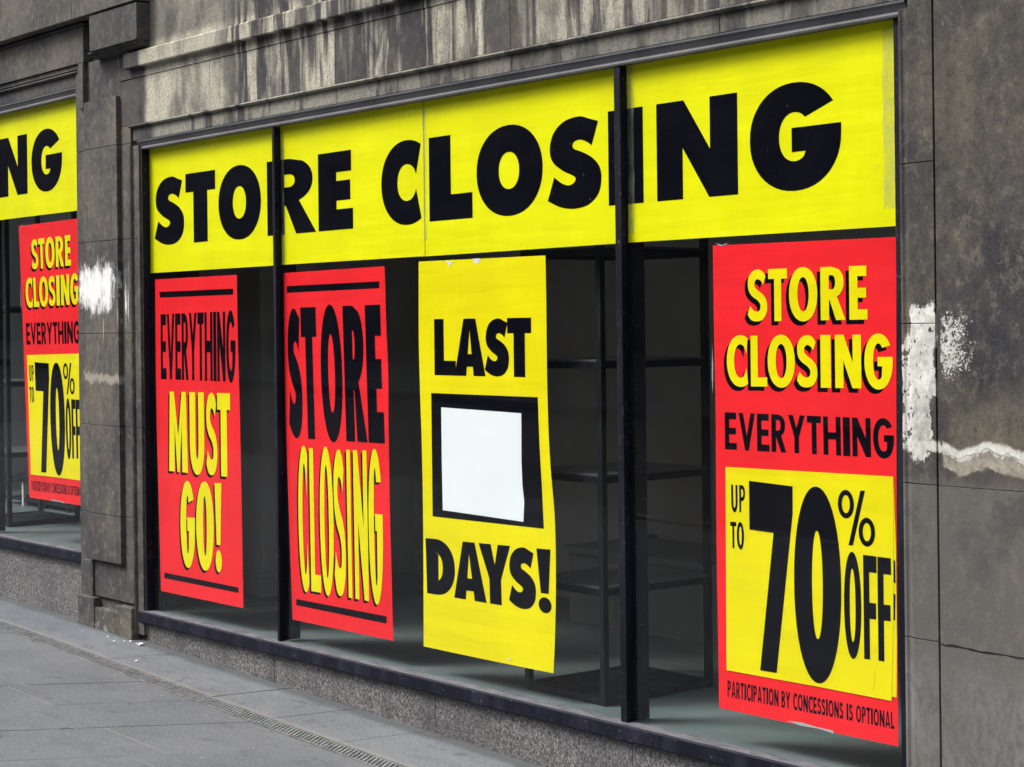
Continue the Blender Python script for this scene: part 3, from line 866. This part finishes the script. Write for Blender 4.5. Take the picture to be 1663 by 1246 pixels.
        rx, ry = W_/2, .515; ri, rj = W_/2 - s*1.02, .5 - t*.92
        a0 = arcc(rx, ry, 1.0); a1 = arcc(ri, rj, min(1.0, W_/2+ri*.93))
        o = [arc(W_/2,.5,rx,ry,a0,360-a0,34,pw) + [(1.0, arc(W_/2,.5,ri,rj,360-a1,360-a1,1,pw)[0][1])]*(0) + arc(W_/2,.5,ri,rj,360-a1,a1,30,pw)]
    elif ch == 'G':
        rx, ry = .5, .515; ri, rj = .5 - s*1.0, .5 - t*.92
        bt, bb = .585, .585 - min(.23, t*.95)
        out = arc(.5,.5,rx,ry,34,360,40,pw)
        # inner ellipse from upper terminal backwards
        inner = arc(.5,.5,ri,rj,305,48,30,pw)
        xb = .47 if s > .25 else .52
        xin = inner[0][0]
        o = [out + [(1.0,bt),(xb,bt),(xb,bb),(max(xb+.04,min(1-s,xin+.02)),bb)] + inner]
    elif ch == 'S':
        if t > .215: o = [smooth(SFAT, {0, 13, 14, 28})]
        else: o = [smooth(STHIN, {0, 14, 15, 29})]
    elif ch == '7': o = [[(0.22,0),(.60,0),(1,.86),(1,1),(0,1),(0,1-t),(.56,1-t)]]
    elif ch == '!':
        o = [[(.22,.30),(.78,.30),(1,1),(0,1)]]; o.append(('isl', arc(.5,.115,.46,.125,0,360,20)[:-1]))
    elif ch == '%':
        o = [arc(.22,.74,.22,.26,0,360,28)[:-1], arc(.22,.74,.22-s,.26-t,0,360,24)[:-1],
             ('isl', [(.28,0),(.40,0),(.74,1),(.62,1)]),
             ('isl', arc(.78,.26,.22,.26,0,360,28)[:-1]), ('hol', arc(.78,.26,.22-s,.26-t,0,360,24)[:-1])]
    # group into (outline, holes)
    groups = []
    for c in o:
        if isinstance(c, tuple):
            if c[0] == 'isl': groups.append([c[1]])
            else: groups[-1].append(c[1])
        elif not groups: groups.append([c])
        else: groups[0].append(c)
    return groups

NATW = dict(A=.80,B=.66,C=.72,D=.74,E=.58,F=.55,G=.86,H=.76,I=.30,L=.52,M=.92,N=.78,O=.86,P=.62,R=.68,S=.62,T=.62,U=.72,V=.78,Y=.76)
NATW['0'] = .7; NATW['7'] = .6; NATW['!'] = .3; NATW['%'] = .9; NATW[' '] = .30

def bil(c, s, t):
    """c = (TL, TR, BR, BL)"""
    TL, TR, BR, BL = c
    return tuple((TL[k]*(1-s)+TR[k]*s)*t + (BL[k]*(1-s)+BR[k]*s)*(1-t) for k in (0, 1))

def add_glyph(mb, ch, corners, s, t, p, shift=(0,0), warp=None):
    for grp in glyph(ch, s, t):
        allp = [q for c in grp for q in c]
        tris = tessellate_polygon([[Vector((x, y, 0)) for x, y in c] for c in grp])
        pts = [bil(corners, x, y) for x, y in allp]
        pts = [(a + shift[0], b + shift[1]) for a, b in pts]
        if warp: pts = [warp(a, b) for a, b in pts]
        n = len(mb.v)
        mb.v += [Vector((a, -p, b)) for a, b in pts]
        for tr in tris:
            a, b, c = [pts[i] for i in tr]
            cr = (b[0]-a[0])*(c[1]-a[1]) - (b[1]-a[1])*(c[0]-a[0])
            if abs(cr) < 1e-12: continue
            tr = tuple(tr) if cr > 0 else tuple(reversed(tr))
            mb.f.append(tuple(n + i for i in tr))

def yline(a, b, x): return a[1] + (b[1]-a[1])*(x-a[0])/(b[0]-a[0])

class Line:
    """one row of lettering; top/bottom lines and letter extents measured on the print"""
    def __init__(s, text, top, bot, xs=None, stem=.33, bar=.25, quad=None, track=.09, tilt=.0115, stems=None):
        s.items = []
        if quad is None:
            for i, (ch, (x0, x1)) in enumerate(zip(text.replace(' ', ''), xs)):
                def c(x, ln):
                    ym = (yline(*top, x) + yline(*bot, x)) / 2
                    y = yline(*ln, x); return at(x + tilt*(y-ym), y)
                cor = (c(x0, top), c(x1, top), c(x1, bot), c(x0, bot))
                s.items.append((ch, cor, (stems or {}).get(ch, stem), bar))
        else:
            q = [at(*k) for k in quad]
            tot = sum(NATW[c] for c in text) + track * (len(text) - 1); x = 0
            for ch in text:
                w = NATW[ch]
                if ch != ' ':
                    a, b = x/tot, (x+w)/tot
                    sw = stem * .62 / w if ch != 'I' else 1
                    if ch == 'I': pass
                    if ch == 'M': sw *= 1.0
                    cor = (bil(q, a, 1), bil(q, b, 1), bil(q, b, 0), bil(q, a, 0))
                    s.items.append((ch, cor, sw, bar))
                x += w + track
    def draw(s, mb, p, shift=(0,0), warp=None, only=None):
        for i, (ch, cor, st_, b) in enumerate(s.items):
            if only is not None and i not in only: continue
            add_glyph(mb, ch, cor, st_, b, p + (i % 2) * .00012, shift, warp)

def sheet_poly(pts, warp=None):
    return [warp(*q) if warp else q for q in pts]

def add_sheet(mb, pts, p, th=.0008):
    n = len(mb.v); k = len(pts)
    mb.v += [Vector((a, -p, b)) for a, b in pts] + [Vector((a, -(p - th), b)) for a, b in pts]
    mb.f.append(tuple(n + i for i in range(k))); mb.f.append(tuple(n + k + i for i in reversed(range(k))))
    for i in range(k):
        j = (i+1) % k; mb.f.append((n+i, n+k+i, n+k+j, n+j))

def edge(pts, step=5):
    """smooth curve through measured photo points -> facade points"""
    out = []
    for i in range(len(pts)-1):
        p0 = pts[max(0,i-1)]; p1 = pts[i]; p2 = pts[i+1]; p3 = pts[min(len(pts)-1,i+2)]
        for k in range(step):
            t = k/step
            out.append(tuple(.5*((2*p1[j])+(-p0[j]+p2[j])*t+(2*p0[j]-5*p1[j]+4*p2[j]-p3[j])*t*t+(-p0[j]+3*p1[j]-3*p2[j]+p3[j])*t**3) for j in (0,1)))
    out.append(pts[-1])
    return [at(*q) for q in out]

PS = -.0030            # face of sheets stuck on the inside of the glass (p), print layers lie 0.4 mm apart in front of it
def clip_mb(mb, uc, keep_left):
    """keep the part of a flat lettering mesh on one side of u = uc"""
    bm = bmesh.new(); vs = [bm.verts.new(v) for v in mb.v]
    for f in mb.f:
        try: bm.faces.new([vs[i] for i in f])
        except ValueError: pass
    bmesh.ops.bisect_plane(bm, geom=list(bm.verts)+list(bm.edges)+list(bm.faces), plane_co=(uc,0,0), plane_no=(1,0,0), clear_outer=keep_left, clear_inner=not keep_left)
    bm.verts.index_update(); out = MB(); out.v = [v.co.copy() for v in bm.verts]; out.f = [tuple(v.index for v in f.verts) for f in bm.faces]
    bm.free(); return out

# ---- banners
CAPT = ((300,281.5),(1194,150.8)); CAPB = ((340,392.7),(1194,315.2))
zc1, zc0 = 2.081, 1.760
def bl(ch, x0, x1, s, t, ymid):
    u0 = U(x0, ymid); u1 = U(x1, ymid)
    o = .0
    return (ch, ((u0,zc1),(u1,zc1),(u1,zc0),(u0,zc0)), s, t)
BLET = [bl('S',250,298,.4,.27,341), bl('T',300.7,349,.47,.27,335), bl('O',354,423,.345,.30,328), bl('R',433,512,.36,.25,318), bl('E',516,572,.53,.262,311), bl('C',618.4,683,.40,.30,296),
        bl('L',696,766,.51,.30,290), bl('O',773,880.5,.345,.315,278), bl('S',888,975.5,.4,.27,265), bl('I',987,1043.6,1,.3,255), bl('N',1065.5,1197,.33,.3,240), bl('G',1216.7,1365.3,.33,.29,222)]
zb0, zb1 = 1.629, 2.262
eA, eB = E1
pan = [(0.004, eA[0]+.004), (eA[1]-.002, U(687.5,290)), (U(688.5,290), eB[0]+.004), (eB[1]-.002, 4.527)]
names = ['leftmost yellow banner piece carrying the letters STO in the main window', 'yellow banner piece carrying RE and C, right of the first mullion of the main window', 'yellow banner piece carrying LOS, left of the second mullion of the main window', 'rightmost yellow banner piece carrying the big letters NG in the main window']
def banner(i, du, dz, label, z0=zb0, z1=zb1, sc=1.0):
    a, b = pan[i]
    root = empty('closing_banner', ((a+b)/2+du, -PS, z0+dz), label, 'banner', 'yellow closing-sale banner pieces across the window tops')
    mb = MB(); wob = [(a+du,z1+dz),(b+du,z1+dz),(b+du,z0+dz+random.uniform(-.003,.003)),(a+du,z0+dz+random.uniform(-.003,.003))]
    dcl = PS - (.0008 if i == 2 else 0)
    add_sheet(mb, wob[::-1], PS + (0 if i != 1 else -.0002))
    mb.build('banner_sheet', M['banner_yellow'], root)
    sets = {0:(0,1,2,3), 1:(3,4,5), 2:(6,7,8,9), 3:(9,10,11)}[i]
    for k in sets:
        ch, cor, s, t = BLET[k]
        cor = tuple((x+du, z+dz) for x, z in cor)
        one = MB(); add_glyph(one, ch, cor, s, t, PS + .0006)
        if k == 3: one = clip_mb(one, (eA[0]+eA[1])/2+du, i == 0)
        if k == 9: one = clip_mb(one, (eB[0]+eB[1])/2+du, i == 2)
        one.build('black_letter', M['ink'], root, recalc=False)
    return root, a+du, b+du
def tape(root, u0, u1, z0, z1, p=PS+.0012):
    mb = MB(); k = 9; L = [(u0+random.uniform(-.0015,.0015), z0+(z1-z0)*i/k) for i in range(k+1)]; R = [(u1+random.uniform(-.002,.002), z0+(z1-z0)*i/k) for i in range(k+1)]
    for i in range(k): mb.poly([(L[i][0],-p,L[i][1]),(R[i][0],-p,R[i][1]),(R[i+1][0],-p,R[i+1][1]),(L[i+1][0],-p,L[i+1][1])])
    mb.build('tape_strip', M['tape'], root, recalc=False)
for i in range(4):
    root, a, b = banner(i, 0, 0, names[i])
    if i == 1: tape(root, a+.004, a+.028, 1.64, 2.20); tape(root, U(685.8,290), U(691.5,290), 1.69, 2.20)
    if i == 3: tape(root, a+.003, a+.034, 1.66, 2.22); tape(root, b-.045, b-.004, 1.68, 2.20)
    if i == 2: tape(root, b-.022, b-.004, 1.70, 2.18)
for i, lb in ((2, 'yellow banner piece carrying LOS in the left window, mostly out of the frame'), (3, 'yellow banner piece ending in NG at the top of the left window')):
    banner(i, SU - .008, .342, lb, z0=1.635, z1=2.262)

# ---- posters
def poster(label, outline, layers, base_mat, warp=None, z=0, parts=()):
    us_ = [q[0] for q in outline]; zs_ = [q[1] for q in outline]
    root = empty('sale_poster', (sum(us_)/len(us_) if not warp else -1.3, -PS, min(zs_)), label, 'poster', 'sale posters hung in the windows')
    mb = MB(); o = [warp(*q) for q in outline] if warp else outline
    add_sheet(mb, o, PS); mb.build('poster_sheet', M[base_mat], root)
    for (name, mat, lift, items, shift) in layers:
        for it in items:
            mb = MB()
            if isinstance(it, Line): it.draw(mb, PS + lift, shift, warp)
            else:
                pts = [at(*q) for q in it] if not isinstance(it, list) else it
                if warp: pts = [warp(*q) for q in pts]
                n = len(mb.v); pp = [Vector((a + shift[0], -(PS+lift), b + shift[1])) for a, b in pts]
                mb.v += pp
                area = sum(pts[i][0]*pts[(i+1)%len(pts)][1]-pts[(i+1)%len(pts)][0]*pts[i][1] for i in range(len(pts)))
                idx = list(range(n, n+len(pts)))
                mb.f.append(tuple(idx if area > 0 else idx[::-1]))
            mb.build(name if isinstance(it, Line) else ('black_box' if len(it) > 4 else 'black_bar'), M[mat], root, recalc=False)
    return root

# 1 EVERYTHING MUST GO!
o1 = edge([(251,454),(252.5,640),(257,820),(260.6,960)], 4) + edge([(260.6,960),(394.3,988)],1)[1:] + edge([(394.3,988),(391.5,820),(388.5,670),(385,540),(383.6,446.5)],4)[1:]
T1 = Line('EVERYTHING', 0, 0, quad=[(259.8,510.6),(381,505.2),(382,620.5),(260.6,615.7)], stem=.36, bar=.17, track=.07)
T2 = Line('MUST', ((273.7,636),(373.5,639)), ((273.7,765),(371,775)), [(273.5,304),(307.5,331),(334,352),(352.5,373.5)], stem=.42, bar=.20, stems={'M':.30,'T':.48,'U':.40,'S':.46})
T3 = Line('GO!', ((293,783),(359,785)), ((293,919),(359,929)), [(292.5,316),(318,346.5),(348.5,359.5)], stem=.40, bar=.17, stems={'!':1})
bar1 = ((258,474.2),(377.6,469),(377.8,478.5),(259,483.6)); bar2 = ((266,930),(386.5,954.4),(386.8,963.2),(266,939))
poster('narrow red poster reading EVERYTHING MUST GO! in the first pane of the main window', o1,
       [('black_lettering','ink',.0004,[T1,bar1,bar2],(0,0)), ('letter_shadow','ink',.0004,[T2,T3],(-.014,-.012)), ('yellow_lettering','poster_yellow',.0009,[T2,T3],(0,0))], 'poster_red')
# 2 STORE CLOSING
o2 = edge([(459.7,443.6),(461,568),(464,720),(468.4,840),(474.2,1006.4)],4) + edge([(474.2,1006.4),(637.7,1041)],1)[1:] + edge([(637.7,1041),(634,900),(632,824),(630,690),(629.5,609),(626,521),(623.5,432.5)],4)[1:]
S1 = Line('STORE', ((466,500.5),(617.5,494.8)), ((467,711),(621,720.7)), [(466.4,489),(489.7,514.6),(520.3,555),(558.4,592.8),(594.5,620.8)], stem=.42, bar=.225, tilt=.030, stems={'S':.5,'T':.46,'O':.345,'R':.42,'E':.58})
S2 = Line('CLOSING', ((483.6,727),(617,733)), ((485,957),(621.5,981)), [(484,500),(503,519),(519,541),(541.5,560),(563.5,569.5),(574.5,596.5),(598,621)], stem=.34, bar=.12, tilt=.018, stems={'I':1,'C':.42,'L':.42,'O':.34,'S':.42,'N':.30,'G':.38})
bar3 = ((465,464.8),(615,457),(615,468.2),(465,475.6)); bar4 = ((480.2,973),(626.9,1001.3),(626.9,1013),(480.2,983))
poster('tall red poster reading STORE over CLOSING beside the first mullion of the main window', o2,
       [('black_lettering','ink',.0004,[S1,bar3,bar4],(0,0)), ('letter_shadow','ink',.0004,[S2],(-.012,-.010)), ('yellow_lettering','poster_yellow',.0009,[S2],(0,0))], 'poster_red')
# 3 LAST DAYS!
o3 = edge([(679,425),(679,541),(681,630),(684,723),(686,830),(686.7,944),(687,1050)],4) + edge([(687,1050),(790,1072),(897.5,1093.8)],2)[1:] + edge([(897.5,1093.8),(900,1040),(901.7,947),(900,843.7),(892.5,752),(888,646),(885.8,480),(884.7,415)],4)[1:]
L1_ = Line('LAST', ((704.4,518.4),(862,516)), ((706.5,609.5),(864,613)), [(704.4,739),(737,787),(786,825.4),(823,862)], stem=.4, bar=.26, stems={'L':.45,'A':.40,'S':.42,'T':.47})
L2_ = Line('DAYS!', ((690.5,874),(894,893)), ((695,964),(894,997)), [(691.5,738),(735.5,788),(777.6,829),(824.7,868.9),(871.7,894.6)], stem=.4, bar=.25, tilt=.03, stems={'D':.42,'A':.38,'Y':.37,'!':1})
def frame_poly():
    return None
outer = [(699.3,638.4),(872.4,645.3),(875,720),(879,790),(882.3,859),(701.7,838.8)]
r3 = poster('tall yellow poster reading LAST DAYS! with a black box, hung in the middle pane', o3,
       [('black_lettering','ink',.0004,[L1_,L2_,tuple(outer)],(0,0))], 'poster_yellow')
pw_ = MB(); add_sheet(pw_, [at(*q) for q in ((716,661.7),(717,750),(718.6,828.7),(790,839),(849.4,847.7),(850.8,815),(848,790),(846.3,750),(846,671.4))], PS + .0016)
pw_.build('white_cover_sheet', M['paper'], r3)
tm = MB()
for q in (((720,424),(737,424.5),(733,427),(728.5,434),(726,427)), ((766,420.5),(779,419.5),(777,426),(772.5,429),(769,426)), ((822,1069),(829,1070.5),(827,1072),(823,1071.5))):
    tm = MB(); add_sheet(tm, [at(*k) for k in q][::-1], PS + .0008, .0004); tm.build('torn_tape', M['tear'], r3)

# 4 70% OFF
def poster70(label, warp=None):
    o4 = edge([(1156.5,399),(1158.5,540),(1161,667),(1162.5,877),(1167,1150)],4) + edge([(1167,1150),(1458,1213)],1)[1:] + edge([(1458,1213),(1455,800),(1454.3,385)],3)[1:]
    A = Line('STORE', ((1213,438.5),(1405,431.5)), ((1214,522.5),(1408,519)), [(1213,1245),(1247,1277.7),(1280.6,1326.5),(1331.8,1372),(1378.4,1407.7)], stem=.33, bar=.19, stems={'S':.34,'T':.37,'O':.30,'R':.34,'E':.46})
    B = Line('CLOSING', ((1179,546),(1447,543)), ((1180,627),(1449,632)), [(1179.6,1213.8),(1218.5,1245),(1246,1290),(1293,1326.5),(1331.8,1348.4),(1355.4,1397.8),(1403,1449)], stem=.33, bar=.18, stems={'I':1,'C':.34,'L':.43,'O':.30,'S':.34,'N':.32,'G':.31})
    C = Line('EVERYTHING', 0, 0, quad=[(1176,669.7),(1450,681),(1451.5,745),(1176.5,729.7)], stem=.34, bar=.18, track=.10)
    D_ = Line('PARTICIPATION BY CONCESSIONS IS OPTIONAL', 0, 0, quad=[(1180.7,1105),(1451,1157.5),(1451.5,1184.5),(1180.7,1132)], stem=.34, bar=.18, track=.13)
    r = poster(label, o4, [('black_lettering','ink',.0004,[C,D_],(0,0)), ('letter_shadow','ink',.0004,[A,B],(-.014,-.013)), ('yellow_lettering','poster_yellow',.0009,[A,B],(0,0))], 'poster_red', warp=warp)
    # two yellow sheets pasted over it
    def W(q): return warp(*q) if warp else q
    for k, q in enumerate((((1182,770),(1184,1085),(1330,1110),(1455.5,1133),(1455.8,1040),(1454.5,900),(1450.5,776)),
                           ((1178,758.5),(1179.6,1088.5),(1320,1114),(1447.5,1138.6),(1450.5,1000),(1450.5,870),(1449.9,774.3)))):
        mb = MB(); add_sheet(mb, [W(at(*p)) for p in q], PS + .0012 + k * .0009)
        mb.build('yellow_overlay', M['poster_yellow'], r)
    for q in (((1449.5,908),(1453.2,912),(1453.8,948),(1449.5,945)), ((1449.5,963),(1453.6,966),(1453.2,1008),(1449.5,1006))):
        mb = MB(); add_sheet(mb, [W(at(*p)) for p in q][::-1], PS + .0017, .0003); mb.build('black_bar', M['ink'], r)
    for q in (((1277,1171),(1300,1179),(1330,1184),(1354,1192),(1352,1187),(1325,1181),(1302,1174)), ((1161,395),(1172,398),(1183,394),(1178,397.5),(1170,400)), ((1156,560),(1157.5,600),(1156.8,640),(1155.2,610))):
        mb = MB(); add_sheet(mb, [W(at(*p)) for p in q], PS + .0012, .0003); mb.build('torn_tape', M['tape_white'], r)
    T7 = Line('70', ((1217.7,780.9),(1366,800)), ((1217.7,1086),(1366,1112)), [(1217.7,1288.3),(1289.5,1366)], stem=.385, bar=.26, tilt=.01, stems={'0':.385})
    T7.items[1] = (T7.items[1][0], T7.items[1][1], .385, .235)
    UPt = Line('UP', ((1187.4,787.2),(1209.6,788.5)), ((1187.4,831),(1209.6,832.5)), [(1187.4,1197.5),(1200.5,1209.8)], stem=.30, bar=.17)
    TO = Line('TO', ((1186,847.3),(1207.8,849)), ((1186,890),(1207.8,892.5)), [(1186,1195.5),(1196.5,1208)], stem=.30, bar=.16)
    PC = Line('%', ((1360.7,795),(1420.7,798)), ((1360.7,884),(1420.7,889)), [(1360.7,1420.7)], stem=.11, bar=.095)
    OF = Line('OFF', ((1370.6,897),(1448,907)), ((1370.6,1066),(1448,1076)), [(1370.6,1398.5),(1402.4,1424),(1425.5,1447.5)], stem=.33, bar=.16, stems={'F':.44})
    for ln in (T7, UPt, TO, PC, OF):
        mb = MB(); ln.draw(mb, PS + .0027, (0,0), warp); mb.build('black_lettering', M['ink'], r, recalc=False)
    tb = MB(); q = ((1409,1115),(1410,1119),(1419,1121),(1421,1088),(1419.5,1087)); add_sheet(tb, [W(at(*p)) for p in q], PS + .0029, .0003); tb.build('loose_tab', M['poster_yellow'], r)
    return r
poster70('big UP TO 70% OFF poster at the right end of the main window')
src = [at(*q) for q in ((1156.5,399),(1454.3,385),(1458,1213),(1167,1150))]
dst = [at(*q) for q in ((29.7,367.4),(128.5,354.5),(134,822),(47,808))]
def inv_bil(c, x, z):
    s, t = .5, .5
    for _ in range(12):
        fx, fz = bil(c, s, t); e = 1e-4
        ax, az = bil(c, s+e, t); bx, bz = bil(c, s, t+e)
        j = [[(ax-fx)/e, (bx-fx)/e], [(az-fz)/e, (bz-fz)/e]]
        det = j[0][0]*j[1][1]-j[0][1]*j[1][0]; rx, rz = x-fx, z-fz
        s += (rx*j[1][1]-j[0][1]*rz)/det; t += (j[0][0]*rz-rx*j[1][0])/det
    return s, t
def warp70(x, z):
    s, t = inv_bil(src, x, z); return bil(dst, s, t)
poster70('red and yellow 70% OFF poster partly hidden by the pilaster in the left window', warp70)

# ------------------------------------------------------------------ plaster chips on the ground
chips = [(295,1037,.010),(306,1043,.008),(322,1041,.006),(334.5,1042,.011),(360*.0+235.5,1045,.008)]
chips = [(175,1035,.007),(186,1043,.009),(202,1042,.006),(214.5,1043,.010),(235.5,1045,.009),(239.5,1047.5,.018),(222,1075,.010),(135,1025,.006)]
places = ['leftmost white plaster chip at the foot of the pilaster', 'small white plaster chip second from the left below the pilaster', 'tiny white plaster chip between two larger ones below the pilaster', 'white plaster chip just left of the plinth corner', 'white plaster chip touching the largest chip at the plinth corner', 'largest white plaster chip lying at the plinth corner', 'lone flat white plaster chip out near the drain grate', 'tiny white chip beside the granite plinth of the left window']
for (px, py, r), lb in zip(chips, places):
    u, d = ghit(px, py); d = max(d, .10)
    bm = bmesh.new(); bmesh.ops.create_icosphere(bm, subdivisions=2, radius=r * .8)
    for v in bm.verts: v.co = Vector((v.co.x * random.uniform(.8, 1.25), v.co.y * random.uniform(.7, 1.1), v.co.z * random.uniform(.45, .6)))
    me = bpy.data.meshes.new('plaster_chip'); bm.to_mesh(me); bm.free(); me.materials.append(M['chip'])
    o = bpy.data.objects.new('plaster_chip', me); COL.objects.link(o); o.location = (u, -d, gz(u, d) + r * .45)
    o.rotation_euler = (0, 0, random.uniform(0, 3)); tag(o, lb, 'plaster chip', 'plaster chips fallen from the wall')

# ------------------------------------------------------------------ the far side of the street (seen only in reflections)
OB = empty('opposite_building', (-10, -17.2, .3), 'soot-dark stone terrace across the street facing the shop', 'building')
ow = MB(); ow.box(-62, 26, 17.25, 25, -1.5, 11.5); ow.box(-62, 26, 16.85, 17.24, 10.8, 11.2)
ow.build('wall', M['opp'], OB)
for i in range(27):
    x = -60 + i * 3.2
    for z in (1.0, 5.3, 8.3):
        m_ = MB(); m_.box(x, x + 1.5, 17.18, 17.245, z, z + 2.0); m_.build('window', M['navy'], OB)

# ------------------------------------------------------------------ light
w = bpy.data.worlds.new('World'); S.world = w; w.use_nodes = True
nt = w.node_tree; nt.nodes.clear()
sky = nt.nodes.new('ShaderNodeTexSky'); sky.sky_type = 'NISHITA'; sky.sun_disc = False
SUN_EL, SUN_AZ = math.radians(52), math.radians(222)   # azimuth measured clockwise from +Y: from the left, across the street
sky.sun_elevation = SUN_EL; sky.sun_rotation = SUN_AZ; sky.air_density = 1.0; sky.dust_density = 4.0; sky.ozone_density = 1.0
hs = nt.nodes.new('ShaderNodeHueSaturation'); hs.inputs['Saturation'].default_value = .42
bg = nt.nodes.new('ShaderNodeBackground'); bg.inputs[1].default_value = .12
wo = nt.nodes.new('ShaderNodeOutputWorld')
nt.links.new(sky.outputs[0], hs.inputs['Color']); nt.links.new(hs.outputs[0], bg.inputs[0]); nt.links.new(bg.outputs[0], wo.inputs[0])
sl = bpy.data.lights.new('sun', 'SUN'); sl.energy = 1.5; sl.angle = math.radians(20); sl.color = (1, .97, .93)
so_ = bpy.data.objects.new('sun', sl); COL.objects.link(so_)
dirv = Vector((math.sin(SUN_AZ) * math.cos(SUN_EL), math.cos(SUN_AZ) * math.cos(SUN_EL), math.sin(SUN_EL)))
so_.rotation_euler = dirv.to_track_quat('Z', 'Y').to_euler(); so_.location = dirv * 30

# ------------------------------------------------------------------ camera
cd = bpy.data.cameras.new('camera'); cam = bpy.data.objects.new('camera', cd); COL.objects.link(cam)
X = RT * cR - UP * sR; Y = RT * sR + UP * cR; Z = -FW
mt = Matrix((X, Y, Z)).transposed().to_4x4(); mt.translation = CAM
cam.matrix_world = mt
cd.sensor_width = 36; cd.lens = F / 1663 * 36; cd.shift_y = -(623 - HY) / 1663; cd.clip_start = .05; cd.clip_end = 500
S.camera = cam
S.view_settings.view_transform = 'Standard'; S.view_settings.look = 'None'; S.view_settings.gamma = 1
S.view_settings.exposure = 1.15
S.cycles.max_bounces = 8; S.cycles.transparent_max_bounces = 12
